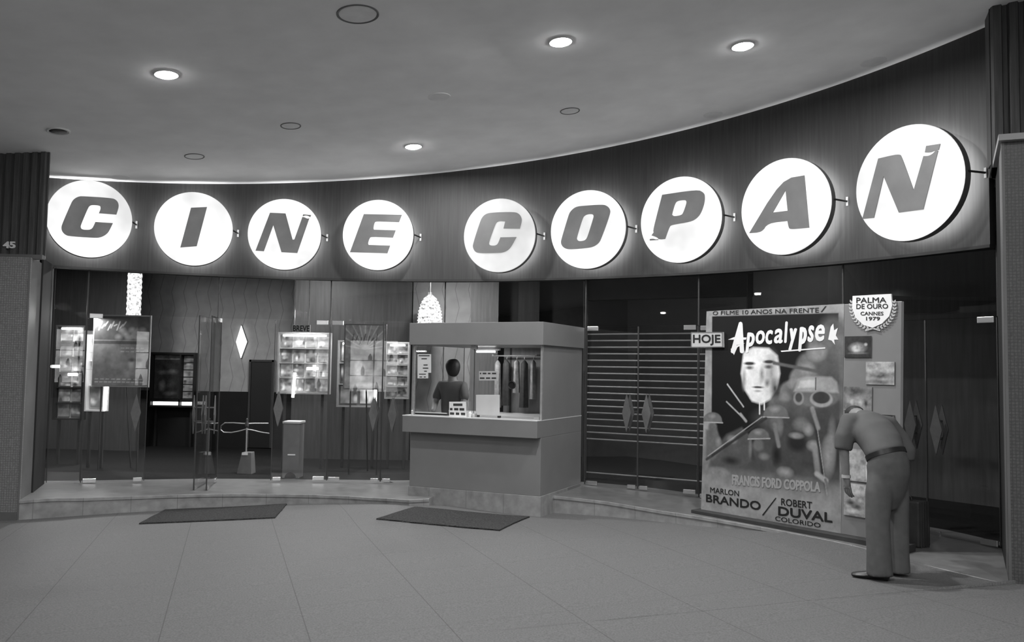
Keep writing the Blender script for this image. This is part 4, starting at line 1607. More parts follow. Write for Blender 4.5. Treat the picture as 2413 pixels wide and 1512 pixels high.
obj('lettering', qtext(MB(), 'PALMA', 2018, 701, 2089, 714, -1, .03), MT['black'], t)
obj('lettering', qtext(MB(), 'DE OURO', 2018, 716, 2093, 728, -1, .03), MT['black'], t)
obj('lettering', qtext(MB(), 'CANNES', 2028, 734, 2082, 743, 0, .03), MT['black'], t)
obj('lettering', qtext(MB(), '1979', 2041, 746, 2074, 755, 0, .04), MT['black'], t)
mb = MB()
for s in (-1, 1):
    for k in range(11):
        f = k / 10
        a = -PI / 2 + s * (.18 + f * 1.55)
        for o in (-1, 1):
            x = 2056 + 51 * math.cos(a) + 0
            y = 722 - 52 * math.sin(a)
            d = a + s * PI / 2 + o * .55
            x2, y2 = x + 9 * math.cos(d), y - 9 * math.sin(d)
            nx_, ny_ = 2.2 * math.sin(d), 2.2 * math.cos(d)
            pts = [(x, y), ((x + x2) / 2 + nx_, (y + y2) / 2 + ny_), (x2, y2), ((x + x2) / 2 - nx_, (y + y2) / 2 - ny_)]
            mb.prism([bpt(*bxy(X_, Y_, .02), .012) for X_, Y_ in pts], bnn * .004)
for s in (-1, 1):
    mb.prism([bpt(*bxy(X_, Y_, .02), .012) for X_, Y_ in ((2056, 771), (2056 + s * 18, 777), (2056 + s * 17, 780), (2056, 775))], bnn * .004)
obj('wreath', mb, MT['light'], t)


def still(name, label, x0, y0, x1, y1, base, spots, seed, w=None, grp='film stills on the poster board'):
    u0, v0 = bxy(x0, y1, .01)
    u1, v1 = bxy(x1, y0, .01)
    c = Canvas(u1 - u0, v1 - v0, 44, base)
    W_, H_ = u1 - u0, v1 - v0
    for (cx_, cy_, r1, r2, v, s) in spots:
        c.ell(cx_ * W_, cy_ * H_, r1 * W_, r2 * H_, v, s)
    c.noise(.7, 22, seed)
    tag(c.sheet(name, bpt(u0, v0, .012), bt, bup, None, .010), label, 'photograph', grp)


still('film_still', 'dark film still with bright burst, topmost on the stills panel', 1990, 791, 2053, 842, .03, [(.5, .45, .4, .3, .35, .9), (.45, .4, .2, .2, .6, .9), (.8, .6, .08, .1, .6, .8), (.5, .2, .45, .06, .2, .9)], 11)
still('film_still', 'pale film still of a vehicle on flat ground, second on the stills panel', 2040, 852, 2108, 905, .3, [(.5, .8, .7, .35, .42, .8), (.5, .4, .42, .18, .08, .8), (.45, .45, .2, .1, .25, .8), (.5, .12, .6, .14, .12, .9)], 12)
still('film_still', 'grey film still of a crowd, just above the bending head', 1988, 912, 2055, 966, .2, [(.5, .85, .7, .25, .1, .8), (.5, .4, .5, .2, .34, .9), (.3, .35, .08, .16, .5, .8), (.6, .35, .1, .16, .5, .8), (.8, .3, .08, .2, .05, .8)], 13)
still('film_still', 'film still mostly hidden behind the bent back', 2078, 978, 2108, 1030, .02, [(.9, .5, .1, .5, .5, .5)], 14)
still('film_still', 'film still by the hanging hand, low on the stills panel', 1988, 1143, 2046, 1212, .3, [(.5, .85, .8, .25, .42, .6), (.3, .4, .25, .12, .05, .8), (.6, .3, .3, .12, .1, .8), (.7, .5, .12, .1, .55, .8), (.4, .15, .3, .1, .6, .9)], 15)
still('film_still', 'pale blank card above the lowest still on the stills panel', 1990, 1060, 2044, 1130, .36, [(.98, .5, .03, .6, .8, .5)], 16)

# ================================================================== FLOOR MATS
def floor_mat(label, px, nx=22, ny=8):
    c = [on_floor(*p) for p in px]          # far left, far right, near right, near left
    vs, fs = [], []
    rs = np.random.RandomState(5)
    for h in (.016, -.004):
        for j in range(ny + 1):
            for i in range(nx + 1):
                q = lerp(lerp(c[0], c[1], i / nx), lerp(c[3], c[2], i / nx), j / ny)
                e = .010 * (rs.rand() - .5) if j in (0, ny) or i in (0, nx) else 0
                vs.append((q[0] + e, q[1] + e, floor_z(q[0], q[1]) + h))
    m = (nx + 1) * (ny + 1)
    for j in range(ny):
        for i in range(nx):
            k = j * (nx + 1) + i
            fs.append((k, k + 1, k + nx + 2, k + nx + 1))
            fs.append((m + k, m + k + nx + 1, m + k + nx + 2, m + k + 1))
    ring = [i for i in range(nx + 1)] + [(j + 1) * (nx + 1) + nx for j in range(ny)] + [ny * (nx + 1) + i for i in range(nx - 1, -1, -1)] + [j * (nx + 1) for j in range(ny - 1, 0, -1)]
    for a, b in zip(ring, ring[1:] + ring[:1]):
        fs.append((a, b, m + b, m + a))
    o = obj('door_mat', MB().add(vs, fs), MT['mat'])
    tag(o, label, 'mat')


floor_mat('dark coir mat on the arcade floor before the open glass doors', [(394, 1200), (676, 1189), (648, 1221), (328, 1235)])
floor_mat('dark coir mat on the arcade floor before the ticket booth', [(978, 1196), (1248, 1219), (1177, 1251), (887, 1224)])

# ================================================================== THE MAN BENDING TO READ THE STILLS
def Wp(px, py, d):
    return on_y(px, py, d)


fl = on_floor(2075, 1368)
DM = fl[1]                                   # distance of his near foot
man = thing('person', 'man in pale shirt and dark trousers bending to the stills on the board', 'person', (fl[0] + .05, fl[1] + .1, fl[2]))
za = floor_z(fl[0], fl[1])


def W3(px, py, dd, *r):
    p = Wp(px, py, DM + dd)
    return (p[0], p[1], p[2], *r)


# body: pelvis first, then spine, neck, head, arms with hands, legs
B_ = [W3(2094, 1092, .15, .10, .085),      # 0 pelvis
      W3(2076, 1048, .24, .12, .09),      # 1 waist
      W3(2056, 1012, .38, .14, .10),      # 2 ribs
      W3(2040, 992, .50, .13, .09),       # 3 shoulders
      W3(2028, 980, .60, .055),           # 4 neck
      W3(2021, 977, .67, .070),           # 5 skull base
      W3(2014, 979, .75, .082),           # 6 skull
      W3(2008, 990, .83, .060),          # 7 face end
      # near (left) arm
      W3(1995, 996, .43, .060),           # 8 shoulder
      W3(1988, 1052, .40, .044),          # 9 elbow
      W3(1994, 1122, .40, .030),          # 10 wrist
      W3(1997, 1142, .41, .034, .020),    # 11 palm
      # far (right) arm: hand on the knee
      W3(2090, 1000, .58, .060),          # 12 shoulder
      W3(2138, 1062, .50, .045),          # 13 elbow
      W3(2122, 1128, .50, .030),          # 14 wrist
      W3(2112, 1148, .46, .032, .02),     # 15 palm
      # near leg
      W3(2078, 1118, .11, .075),          # 16 hip
      W3(2064, 1225, .06, .058),          # 17 knee
      W3(2074, 1335, .02, .042),          # 18 ankle
      # far leg
      W3(2112, 1110, .20, .085),          # 19 hip
      W3(2115, 1225, .22, .058),          # 20 knee
      W3(2115, 1330, .22, .042),          # 21 ankle
      W3(2008, 1014, .80, .018),          # 22 nose
      ]
E_ = [(0, 1), (1, 2), (2, 3), (3, 4), (4, 5), (5, 6), (6, 7), (3, 8), (8, 9), (9, 10), (10, 11), (3, 12), (12, 13), (13, 14), (14, 15), (0, 16), (16, 17), (17, 18), (0, 19), (19, 20), (20, 21), (7, 22)]


def hand(pts, edges, palm, wrist, down, side, curl, thumb_side):
    """five fingers rooted in the palm: down = finger direction, side = across the palm, curl = towards the palm's face."""
    down, side, curl = [np.array(v) / np.linalg.norm(v) for v in (down, side, curl)]
    pp = np.array(pts[palm][:3])
    for k, L in enumerate((.072, .082, .078, .062)):
        o = pp + side * ((k - 1.5) * .0195) + down * .028
        a = o + down * L * .45 + curl * .006
        b = o + down * L * .8 + curl * .022
        c = o + down * L * .95 + curl * .040
        n = len(pts)
        pts += [(*o, .0105), (*a, .0095), (*b, .0085), (*c, .007)]
        edges += [(palm, n), (n, n + 1), (n + 1, n + 2), (n + 2, n + 3)]
    o = pp + side * thumb_side * .030 - down * .008 + curl * .008
    a = o + side * thumb_side * .022 + down * .028 + curl * .012
    b = a + down * .030 + curl * .010
    n = len(pts)
    pts += [(*o, .013), (*a, .0105), (*b, .008)]
    edges += [(palm, n), (n, n + 1), (n + 1, n + 2)]


face_dir = np.array([-.43, .90, 0])
hand(B_, E_, 11, 10, (.05, .05, -1), face_dir, (.9, .43, 0), 1)
hand(B_, E_, 15, 14, (-.35, .1, -1), (-.5, .8, .2), (-.8, -.5, 0), 1)
skin('body', B_, E_, MT['skin'], man)
# hair
hp = [W3(2026, 976, .65, .060), W3(2015, 973, .75, .096, .090), W3(2003, 982, .83, .075)]
skin('hair', hp, [(0, 1), (1, 2)], MT['hair'], man)
# ears
for x, y, d, nm in ((1992, 984, .73, 'ear'), (2036, 984, .77, 'ear')):
    e = skin(nm, [W3(x, y, d, .014), W3(x - 1, y + 7, d + .01, .010)], [(0, 1)], MT['skin'], man, 1)
# clothing: soft rings lofted along the body, fused into one cloth surface per garment
RGT = np.array([.90, .43, 0])


def loft(mb, rings, n=28):
    """rings = (centre, axis, half width, half depth)."""
    vs, fs = [], []
    for c, ax, rx_, ry_ in rings:
        ax = np.array(ax, float) / np.linalg.norm(ax)
        x = RGT - ax * np.dot(RGT, ax)
        x /= np.linalg.norm(x)
        y = np.cross(ax, x)
        for k in range(n):
            t_ = 2 * PI * k / n
            vs.append(np.array(c) + x * rx_ * math.cos(t_) + y * ry_ * math.sin(t_))
    for i in range(len(rings) - 1):
        for k in range(n):
            fs.append((i * n + k, i * n + (k + 1) % n, (i + 1) * n + (k + 1) % n, (i + 1) * n + k))
    fs += [tuple(range(n))[::-1], tuple((len(rings) - 1) * n + k for k in range(n))]
    mb.add(vs, fs)


def fuse(name, mb, m, parent, voxel=.012, it=6):
    o = obj(name, mb, m, parent)
    r = o.modifiers.new('remesh', 'REMESH')
    r.mode = 'VOXEL'
    r.voxel_size = voxel
    q_ = o.modifiers.new('smooth', 'SMOOTH')
    q_.iterations = it
    bpy.context.view_layer.update()
    ev = bpy.data.meshes.new_from_object(o.evaluated_get(bpy.context.evaluated_depsgraph_get()))
    o.modifiers.clear()
    o.data = ev
    ev.materials.clear()
    ev.materials.append(m)
    ev.shade_smooth()
    return o


C3 = lambda x, y, d: np.array(W3(x, y, d)[:3])
cw_ = C3(2087, 1069, .17)
AX = np.array([-.20, .36, .91])
AX /= np.linalg.norm(AX)
mb = MB()
loft(mb, [(cw_ - AX * .03, AX, .158, .125), (cw_ + AX * .02, AX, .170, .136), (C3(2079, 1046, .26), (-.25, .6, .75), .190, .142), (C3(2063, 1022, .37), (-.3, .75, .6), .205, .142),
          (C3(2045, 1001, .49), (-.3, .85, .45), .200, .125), (C3(2036, 992, .56), (-.3, .9, .3), .150, .100), (C3(2030, 986, .61), (-.3, .95, .1), .085, .078)])
mb.tube([C3(2030, 996, .50), C3(2003, 995, .44), C3(1990, 1030, .41), C3(1987, 1060, .40)], [.088, .092, .078, .072], 20)
mb.tube([C3(2062, 998, .54), C3(2092, 1002, .58), C3(2122, 1036, .54), C3(2139, 1064, .50), C3(2137, 1084, .50)], [.085, .090, .076, .068, .060], 20)
fuse('shirt', mb, MT['shirt'], man)
mb = MB()
loft(mb, [(cw_ + AX * .012, AX, .166, .134), (cw_ - AX * .03, AX, .168, .140), (C3(2092, 1092, .155), (-.08, .15, 1), .178, .150), (C3(2094, 1115, .145), (0, 0, 1), .180, .146), (C3(2094, 1138, .14), (0, 0, 1), .172, .126), (C3(2094, 1170, .14), (0, 0, 1), .155, .095), (C3(2094, 1200, .14), (0, 0, 1), .12, .05)])
mb.tube([C3(2079, 1100, .12), C3(2071, 1160, .09), C3(2068, 1225, .07), C3(2071, 1300, .04), C3(2073, 1356, .03)], [.098, .102, .092, .092, .100], 24)
mb.tube([C3(2109, 1100, .19), C3(2113, 1160, .20), C3(2116, 1225, .21), C3(2117, 1300, .21), C3(2118, 1348, .21)], [.096, .096, .084, .082, .088], 24)
fuse('trousers', mb, MT['trousers'], man)
mb = MB()
for (c_, a_, wd) in ((cw_ - AX * .006, AX, 0),):
    x = RGT - AX * np.dot(RGT, AX)
    x /= np.linalg.norm(x)
    y = np.cross(AX, x)
    vs, fs = [], []
    for k in range(48):
        t_ = 2 * PI * k / 48
        for h in (-.019, .019):
            for g in (-.012, .005):
                vs.append(c_ + x * (.171 + g) * math.cos(t_) + y * (.139 + g) * math.sin(t_) + AX * h)
    for k in range(48):
        j = (k + 1) % 48
        for a, b in ((0, 1), (1, 3), (3, 2), (2, 0)):
            fs.append((k * 4 + a, j * 4 + a, j * 4 + b, k * 4 + b))
obj('belt', mb.add(vs, fs), MT['leather'], man, smooth=True)
# wrist watch
wq = np.array(B_[10][:3])
obj('watch', MB().tube([wq + np.array([0, 0, .012]), wq - np.array([0, 0, .012])], .036, 16), MT['light'], man, smooth=True)


def shoe(name, heel, toe, w):
    heel, toe = np.array(heel), np.array(toe)
    d = toe - heel
    L = np.linalg.norm(d)
    d = d / L
    s = np.array([-d[1], d[0], 0])
    vs, fs = [], []
    N = 16
    prof = [(0, .6, .03, .07), (.06, .85, .0, .085), (.25, .9, .0, .09), (.45, .88, .0, .075), (.65, 1.0, .0, .055), (.85, .9, .0, .045), (.97, .55, .004, .035), (1, .15, .012, .024)]
    for t_, ww, lo, hi in prof:
        for k in range(N):
            a = 2 * PI * k / N
            zz = lo + (hi - lo) * (.5 + .5 * math.sin(a))
            xx = math.cos(a) * w * ww * (1 if math.sin(a) < .3 else .8)
            q = heel + d * (L * t_) + s * xx
            vs.append((q[0], q[1], floor_z(q[0], q[1]) + zz + .002))
    for i in range(len(prof) - 1):
        for k in range(N):
            fs.append((i * N + k, i * N + (k + 1) % N, (i + 1) * N + (k + 1) % N, (i + 1) * N + k))
    fs += [tuple(range(N))[::-1], tuple((len(prof) - 1) * N + k for k in range(N))]
    obj(name, MB().add(vs, fs), MT['leather'], man, smooth=True)


hl, to = on_floor(2098, 1369), on_floor(2006, 1358)
shoe('shoe', hl, to, .048)
h2 = np.array(W3(2122, 1330, .24)[:3])
h2[2] = 0
shoe('shoe', h2, h2 + np.array([-.20, .17, 0]), .048)

# briefcase standing behind him
cc = on_z(2180, 1291, plat_z(ang(on_z(2180, 1291, 0))) + .0)
zb_ = plat_z(ang(cc)) + .002
ex = np.array([.90, .43, 0])                 # its narrow end faces the arcade
ey = np.array([-.86, .50, 0])
t = thing('suitcase', 'dark upright leather case standing on the step beside the bending man', 'suitcase', (cc[0], cc[1], zb_))
o = np.array([cc[0], cc[1], zb_]) - ex * .075
obj('shell', MB().obox(o, ex * .155, ey * .36, np.array([0, 0, .43])), MT['case'], t, bevel=.018)
hc = o + ex * .078 + ey * .18 + np.array([0, 0, .43])
obj('grip', MB().tube([hc - ey * .07, hc - ey * .06 + np.array([0, 0, .035]), hc + ey * .06 + np.array([0, 0, .035]), hc + ey * .07], .010, 8), MT['leather'], t, smooth=True)
mb = MB()
for k in range(4):
    obj('rib', MB().obox(o + ex * (.022 + .032 * k) - ey * .004, ex * .012, ey * .006, np.array([0, 0, .425])), MT['dark'], t)

# ================================================================== THINGS IN THE LOBBY
def lob(px, py, d):
    return on_y(px, py, d)


def crystal(name, label, x0, x1, y0, y1, d, ztop=None):
    a, b = lob(x0, y1, d), lob(x1, y1, d)
    top = lob((x0 + x1) / 2, y0, d)[2] if ztop is None else ztop
    c = lerp(a, b, .5)
    rad = np.linalg.norm(b - a) / 2
    t = thing(name, label, 'lamp', c)
    n = 26
    prof = [(rad * .5, 0)]
    for k in range(n):
        f = (k + .5) / n
        tp = 1.0 if ztop else min(1.0, math.sqrt(max(.05, 1 - ((f - .35) / .65) ** 2))) if f > .35 else 1.0
        prof += [(rad * tp * (.90 + .10 * (k % 2)), f * (top - c[2]))]
    prof.append((rad * (.6 if ztop else .15), top - c[2]))
    obj('crystal_drops', MB().lathe(c, (0, 0, 1), prof, 22), MT['crystal'], t)
    obj('ceiling_rose', MB().lathe((c[0], c[1], top), (0, 0, 1), [(rad * (1.05 if ztop else .2), 0), (rad * (1.05 if ztop else .2), .04)], 24), MT['steel'], t)
    if top < 3.3:
        obj('rod', MB().tube([(c[0], c[1], top + .04), (c[0], c[1], 3.42)], .012, 8), MT['steel'], t)


crystal('crystal_lamp', 'tall glittering column of crystal lamp drops behind the leftmost transom glass', 296, 329, 620, 790, 15.2, 3.40)
crystal('crystal_lamp', 'glowing crystal lamp hanging just above the ticket booth roof', 982, 1042, 694, 790, 14.9)

# lozenge wall lamp
q = [lob(x, y, WY - .06) for x, y in ((568, 767), (581, 805), (567, 843), (556, 805))]
t = thing('wall_lamp', 'bright lozenge shaped wall lamp on the zigzag wood wall', 'lamp', q[2])
obj('lamp_glass', MB().prism(q, (0, .04, 0)), MT['lampglow'], t)
c = sum(q) / 4
obj('back_plate', MB().prism([c + (p - c) * 1.06 + np.array([0, .035, 0]) for p in q], (0, .02, 0)), MT['dark'], t)


def card_canvas(w, h, seed, base=.25, nx=16):
    rs = np.random.RandomState(seed)
    c = Canvas(w, h, nx, base * (.6 + .8 * rs.rand()))
    for k in range(7):
        c.ell(rs.rand() * w, rs.rand() * h, (.12 + .3 * rs.rand()) * w, (.12 + .3 * rs.rand()) * h, .04 + .7 * rs.rand() ** 1.5, .5 + .5 * rs.rand())
    return c.noise(.5, 14 / w * .2, seed)


EX = np.array([1., 0, 0])
EZ = np.array([0, 0, 1.])


def showcase(label, px, d, cols, rows, grp, cardlab, tubes=(), back='mid', lit=10, seed=1, frame='steel', hdr=True):  # bright patches in the glass, built as cases inside the lobby
    """upright lit showcase: back, frame, shelf bars, tubes; the stills in it are things of their own."""
    x0, y0, x1, y1 = px
    a, b = lob(x0, y1, d), lob(x1, y0, d)
    w, z0, z1 = b[0] - a[0], a[2], b[2]
    fzv = -.05
    t = thing('showcase', label, 'showcase', (a[0] + w / 2, d, fzv))
    obj('back_board', MB().box(a[0], b[0], d + .10, d + .13, z0, z1), MT[back], t)
    mb = MB()
    fr = .022
    for (p0, p1, r0, r1) in ((a[0] - fr, a[0], z0 - fr, z1 + fr), (b[0], b[0] + fr, z0 - fr, z1 + fr), (a[0], b[0], z0 - fr, z0), (a[0], b[0], z1, z1 + fr)):
        mb.box(p0, p1, d - .02, d + .13, r0, r1)
    obj('frame', mb, MT[frame], t)
    for s in (.12, .88):
        obj('leg', MB().box(a[0] + w * s - .02, a[0] + w * s + .02, d + .05, d + .09, fzv, z0 - fr), MT['dark'], t)
    for k in range(1, rows):
        z = z0 + (z1 - z0) * k / rows
        obj('shelf_bar', MB().box(a[0], b[0], d + .04, d + .10, z - .008, z + .008), MT[frame], t)
    if hdr:
        obj('head_tube', MB().tube([(a[0] + .05, d + .02, z1 - .03), (b[0] - .05, d + .02, z1 - .03)], .014, 8), MT['tube'], t, smooth=True)
    for (tx0, ty0, tx1, ty1) in tubes:  # glowing tubes stand in for bright reflections in the glass
        p, q_ = lob(tx0, ty0, d - .03), lob(tx1, ty1, d - .03)
        obj('tube', MB().tube([p, q_], .022, 10), MT['tube'], t, smooth=True)
    l = lamp_light('showcase_light', (a[0] + w / 2, d - .35, z1 + .3), lit * 1.6, .3)  # added light with no fixture, brightens the stills
    l.rotation_euler = (-.35, 0, 0)
    cw, chh = w / cols, (z1 - z0) / rows
    for r in range(rows):
        for c in range(cols):
            cc_ = card_canvas(cw * .86, chh * .82, seed + r * 7 + c)
            o = cc_.sheet('film_still', (a[0] + cw * (c + .07), d + .085, z0 + chh * (r + .10)), EX, EZ, None, .012)
            tag(o, cardlab, 'photograph', grp)
    return t


showcase('tall showcase of stills at the far left behind the first glass', (127, 770, 199, 985), 13.4, 2, 6, 'stills in the far left showcase', 'small film still in the far left lobby showcase',
         ((121, 863, 140, 863), (161, 882, 182, 882)), 'light', 9, 20, 'black')
showcase('narrow bright showcase with upright tube along its right edge', (203, 792, 250, 965), 13.0, 1, 3, 'stills in the narrow tube lit showcase', 'film still in the narrow tube lit showcase',
         ((256, 800, 254, 872), (254, 878, 247, 966)), 'light', 8, 50, 'paper')
showcase('showcase of stills under the coming-soon sign behind the glass', (655, 787, 776, 924), 13.7, 4, 4, 'stills under the coming-soon sign', 'film still in the showcase under the coming-soon sign',
         ((695, 878, 690, 936), (723, 868, 750, 868)), 'light', 9, 70, 'steel')
showcase('showcase of small stills behind glass at the left side of the ticket booth', (909, 809, 962, 936), 13.9, 2, 5, 'stills beside the ticket booth', 'film still in the showcase beside the ticket booth',
         (), 'light', 6, 110, 'steel')
showcase('showcase partly behind the rayed film poster, with upright tube', (796, 806, 893, 955), 14.0, 2, 3, 'stills behind the rayed poster', 'film still in the showcase behind the rayed poster',
         ((877, 826, 881, 850), (889, 810, 886, 880), (886, 884, 884, 945)), 'mid', 5, 140, 'steel')

# coming-soon sign
a, b = lob(689, 782, 13.0), lob(731, 765, 13.0)
t = thing('coming_sign', 'small sign reading BREVE above the lobby showcase', 'sign', (a[0], 13.0, a[2]))
obj('plate', MB().box(a[0], b[0], 13.0, 13.02, a[2], b[2]), MT['light'], t)
w, h = b[0] - a[0], b[2] - a[2]
K = lambda s, w_: np.array([a[0] + w * s, 12.998, a[2] + h * w_])
obj('lettering', quad_text(MB(), 'BREVE', K(.03, .9), K(.97, .9), K(.97, .1), K(.03, .1), .03), MT['black'], t)
obj('hanger', MB().tube([(a[0] + w * .1, 13.01, b[2]), (a[0] + w * .1, 13.01, 3.42)], .005, 6), MT['steel'], t)
obj('hanger', MB().tube([(a[0] + w * .9, 13.01, b[2]), (a[0] + w * .9, 13.01, 3.42)], .005, 6), MT['steel'], t)


def stand_poster(label, px, d, cv, frame):
    x0, y0, x1, y1 = px
    a, b = lob(x0, y1, d), lob(x1, y0, d)
    t = thing('film_poster', label, 'poster', ((a[0] + b[0]) / 2, d, -.05))
    obj('backing', MB().box(a[0] - .02, b[0] + .02, d + .006, d + .03, a[2] - .02, b[2] + .02), MT[frame], t)
    cv.g = cv.g * 1.8
    cv.sheet('print', (a[0], d, a[2]), EX, EZ, t, .004)
    for s in (.15, .85):
        x = a[0] + (b[0] - a[0]) * s
        obj('leg', MB().tube([(x, d + .04, b[2] - .1), (x, d + .045, -.04)], .012, 8), MT['dark'], t)
    obj('back_strut', MB().tube([((a[0] + b[0]) / 2, d + .05, b[2] - .3), ((a[0] + b[0]) / 2, d + .5, -.04)], .012, 8), MT['dark'], t)


def dims(px, d):
    a, b = lob(px[0], px[3], d), lob(px[2], px[1], d)
    return b[0] - a[0], b[2] - a[2]


px = (217, 746, 353, 907)
w, h = dims(px, 12.75)
cv = Canvas(w, h, 90, .13)
cv.rect(0, h * .66, w, h, .06)
for k in range(9):
    cv.ell(w * (.45 + .06 * k), h * (.70 + .05 * ((k * 5) % 3)), w * .09, h * .06, .22, .8)
cv.poly([(w * .62, h * .68), (w * .78, h * .84), (w * .86, h * .74), (w * .97, h * .70), (w * .97, h * .66)], .2, .03)
cv.rect(0, h * .60, w, h * .64, .05)
for k in range(9):      # title scrawl
    x = w * (.08 + .055 * k)
    cv.line(x, h * (.80 + .03 * (k % 3)), x + w * .05, h * (.92 - .04 * (k % 2)), w * .016, .3, .6)
for y_, n_, v_ in ((.54, 5, .26), (.49, 5, .22), (.09, 9, .3), (.05, 11, .3)):
    for k in range(n_):
        x = w * ((.5 if y_ > .3 else .05) + (.45 if y_ > .3 else .9) * k / n_)
        cv.line(x, h * y_, x + w * .05, h * y_, h * .010, v_, .5)
for cx_ in (.70, .84):
    cv.ell(w * cx_, h * .30, w * .08, h * .09, .24, .7)
    cv.ell(w * cx_, h * .37, w * .08, h * .04, .05, .7)
cv.ell(w * .75, h * .18, w * .25, h * .09, .2, .9)
cv.noise(.4, 10, 31)
stand_poster('large greyish film poster on a stand behind the leftmost door, mountains across its top', px, 12.75, cv, 'light')
px = (811, 767, 908, 914)
w, h = dims(px, 13.0)
cv = Canvas(w, h, 70, .17)
for k in range(11):
    a_ = PI * (k + .5) / 11
    cv.line(w * .5, h * .62, w * .5 + w * .8 * math.cos(a_), h * .62 + h * .6 * math.sin(a_), w * .022, .30, .8)
for k in range(7):
    x = w * (.16 + .1 * k)
    cv.line(x, h * (.70 + .05 * (k % 2)), x + w * .05, h * (.86 - .03 * (k % 3)), w * .018, .07, .6)
cv.ell(w * .38, h * .26, w * .18, h * .2, .34, .6)
cv.ell(w * .36, h * .36, w * .13, h * .10, .4, .6)
cv.ell(w * .66, h * .2, w * .2, h * .16, .24, .8)
cv.ell(w * .5, h * .05, w * .4, h * .06, .38, .8)
cv.ell(w * .74, h * .42, w * .12, h * .14, .1, .9)
cv.noise(.45, 14, 41)
stand_poster('pale film poster with rays fanning across its top, left of the ticket booth', px, 13.0, cv, 'mid')

# framed poster case on the back wall
d = WY - .25
a, b = lob(352, 958, d), lob(461, 831, d)
t = thing('poster_case', 'black framed poster case with a side column of stills on the lobby back wall', 'poster case', ((a[0] + b[0]) / 2, d, a[2]))
W_, H_ = b[0] - a[0], b[2] - a[2]
mb = MB()
for (s0, s1, r0, r1) in ((0, .03, 0, 1), (.97, 1, 0, 1), (.03, .97, .96, 1), (.03, .97, 0, .03), (.66, .69, .03, .96), (.03, .97, .10, .14)):
    mb.box(a[0] + W_ * s0, a[0] + W_ * s1, d - .03, d + .20, a[2] + H_ * r0, a[2] + H_ * r1)
obj('frame', mb, MT['black'], t)
obj('back_board', MB().box(a[0], b[0], d + .12, d + .2, a[2], b[2]), MT['dark'], t)
cv = Canvas(W_ * .6, H_ * .80, 50, .035)
cw_, ch_ = W_ * .6, H_ * .8
cv.rect(0, ch_ * .90, cw_, ch_, .2)
for cx_, cy_, r1, r2, v in ((.35, .6, .3, .07, .14), (.7, .62, .25, .08, .16), (.3, .3, .16, .16, .16), (.65, .35, .2, .12, .08), (.6, .12, .3, .06, .14)):
    cv.ell(cw_ * cx_, ch_ * cy_, cw_ * r1, ch_ * r2, v, .8)
cv.noise(.7, 16, 55)
cv.sheet('print', (a[0] + W_ * .04, d + .10, a[2] + H_ * .15), EX, EZ, t, .01)
for k in range(6):
    cc_ = card_canvas(W_ * .26, H_ * .115, 300 + k, .3, 14)
    tag(cc_.sheet('film_still', (a[0] + W_ * .70, d + .10, a[2] + H_ * (.16 + .133 * k)), EX, EZ, None, .01), 'film still in the side column of the black framed poster case', 'photograph', 'stills in the poster case column')
for s0, s1 in ((.05, .64), (.70, .95)):
    obj('lit_strip', MB().box(a[0] + W_ * s0, a[0] + W_ * s1, d + .06, d + .10, a[2] + H_ * .035, a[2] + H_ * .095), MT['lampglow'], t)
for s in (.1, .9):
    obj('leg', MB().box(a[0] + W_ * s - .02, a[0] + W_ * s + .02, d + .1, d + .14, -.1, a[2]), MT['black'], t)

# grey pedestal box
d = 12.55
a, b = lob(664, 1131, d), lob(707, 993, d)
zf = -.05
t = thing('pedestal_box', 'tall grey box with a small white slot label standing behind the glass doors', 'box', ((a[0] + b[0]) / 2, d, zf))
obj('cabinet', MB().box(a[0], b[0], d, d + .28, zf, b[2] - .03), MT['mid'], t, bevel=.006)
obj('lid', MB().box(a[0] - .012, b[0] + .012, d - .012, d + .29, b[2] - .03, b[2]), MT['light'], t, bevel=.004)
c = lob(686, 1071, d)
obj('slot_label', MB().box(c[0] - .05, c[0] + .06, d - .006, d, c[2] - .01, c[2] + .01), MT['paper'], t)
c = lob(684, 1123, d)
obj('toe_hole', MB().lathe((c[0], d, zf + .004), (0, -1, 0), [(.085, 0), (.085, .004), (.06, .005)], 24), MT['black'], t)
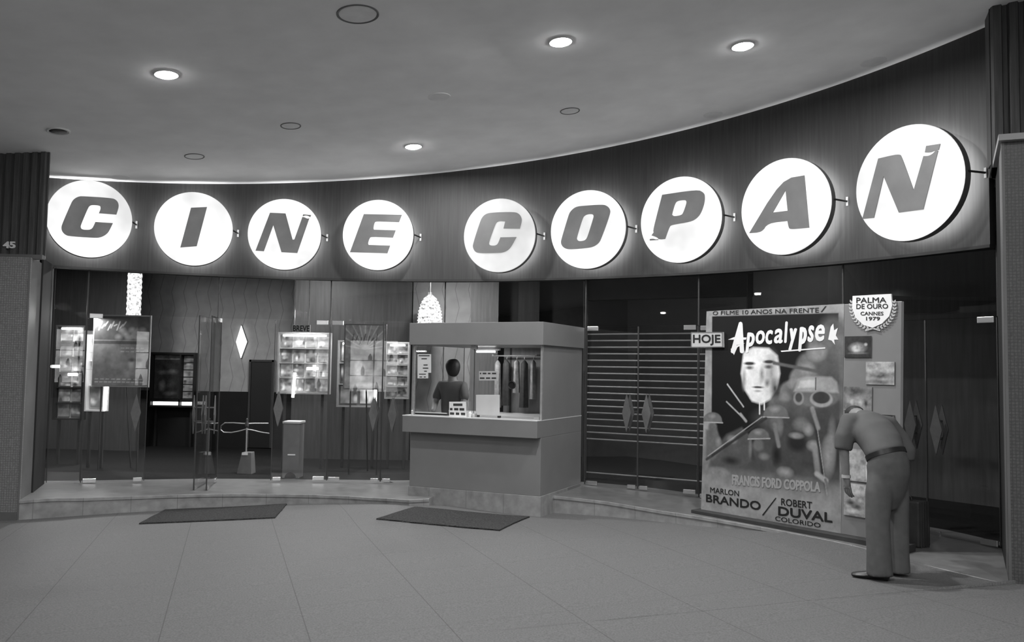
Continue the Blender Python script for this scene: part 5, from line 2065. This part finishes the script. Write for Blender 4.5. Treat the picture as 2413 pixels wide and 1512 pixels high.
# rope stand
d = 12.9
a, b = lob(557, 1121, d), lob(600, 1066, d)
zf = -.07
t = thing('rope_stand', 'slim pole with a pale tapered weight box at its foot, behind the open doors', 'stand', ((a[0] + b[0]) / 2, d, zf))
w = b[0] - a[0]
obj('weight_box', MB().hexa([(a[0], d - .02, zf), (b[0] - .03, d - .02, zf), (b[0] - .03, d + .2, zf), (a[0], d + .2, zf)],
                            [(a[0] + .07, d, b[2]), (b[0] - .05, d, b[2] - .0), (b[0] - .05, d + .16, b[2]), (a[0] + .07, d + .16, b[2])]), MT['mid'], t, bevel=.006)
c = lob(577, 1069, d - .02)
obj('label_plate', MB().box(c[0] - .045, c[0] + .04, d - .022, d - .012, c[2] - .018, c[2] + .018), MT['paper'], t)
p0, p1 = lob(580, 1066, d + .08), lob(582, 992, d + .08)
obj('pole', MB().tube([p0, p1], .012, 10), MT['steel'], t)
obj('pole_head', MB().lathe(p1 - np.array([0, 0, .10]), (0, 0, 1), [(.01, 0), (.028, .02), (.028, .07), (.012, .10), (.016, .13), (.001, .15)], 16), MT['dark'], t, smooth=True)
path = [lob(x, y, d + .08 + k) for x, y, k in ((632, 997, .3), (600, 997, .1), (580, 998, 0), (550, 996, 0), (530, 996, .02), (521, 1003, .05), (520, 1012, .08), (527, 1018, .1), (545, 1019, .1), (562, 1016, .08), (580, 1011, .0), (595, 1013, .1), (615, 1018, .2), (634, 1021, .3))]
o = obj('rope', MB().tube(path, .009, 8), MT['steel'], t, smooth=True)

# roller grille behind the right doors
g_a, g_b = VP[5], VP[6]
gd = (g_b[:2] - g_a[:2]) / np.linalg.norm(g_b[:2] - g_a[:2])
gn = np.array([-gd[1], gd[0]])
off = .75
ga = np.array([*(g_a[:2] + gn * off - gd * .35), 0])
ge = np.array([*(g_b[:2] + gn * off + gd * .45), 0])
n3 = np.array([*gn, 0])
zt, zbm = on_plane(1420, 787, ga, n3)[2], on_plane(1420, 1035, ga, n3)[2]
t = thing('roller_grille', 'roller grille of thin horizontal bars behind the doors right of the booth', 'grille', (*(ga[:2]), plat_z(ang(ga))))
mb = MB()
zs = [zbm + (zt - zbm) * k / 16 for k in range(17)] + [on_plane(1420, 1115, ga, n3)[2]]
for z in zs:
    mb.tube([(ga[0], ga[1], z), (ge[0], ge[1], z)], .011, 6)
obj('slats', mb, MT['ledge'], t)
for e in (ga, ge):
    obj('guide_rail', MB().box(e[0] - .03, e[0] + .03, e[1] - .03, e[1] + .03, plat_z(ang(ga)) - .03, 2.9), MT['dark'], t)
obj('roller_housing', MB().wall((ga[0], ga[1]), (ge[0], ge[1]), 2.62, 2.95, .2), MT['dark'], t)
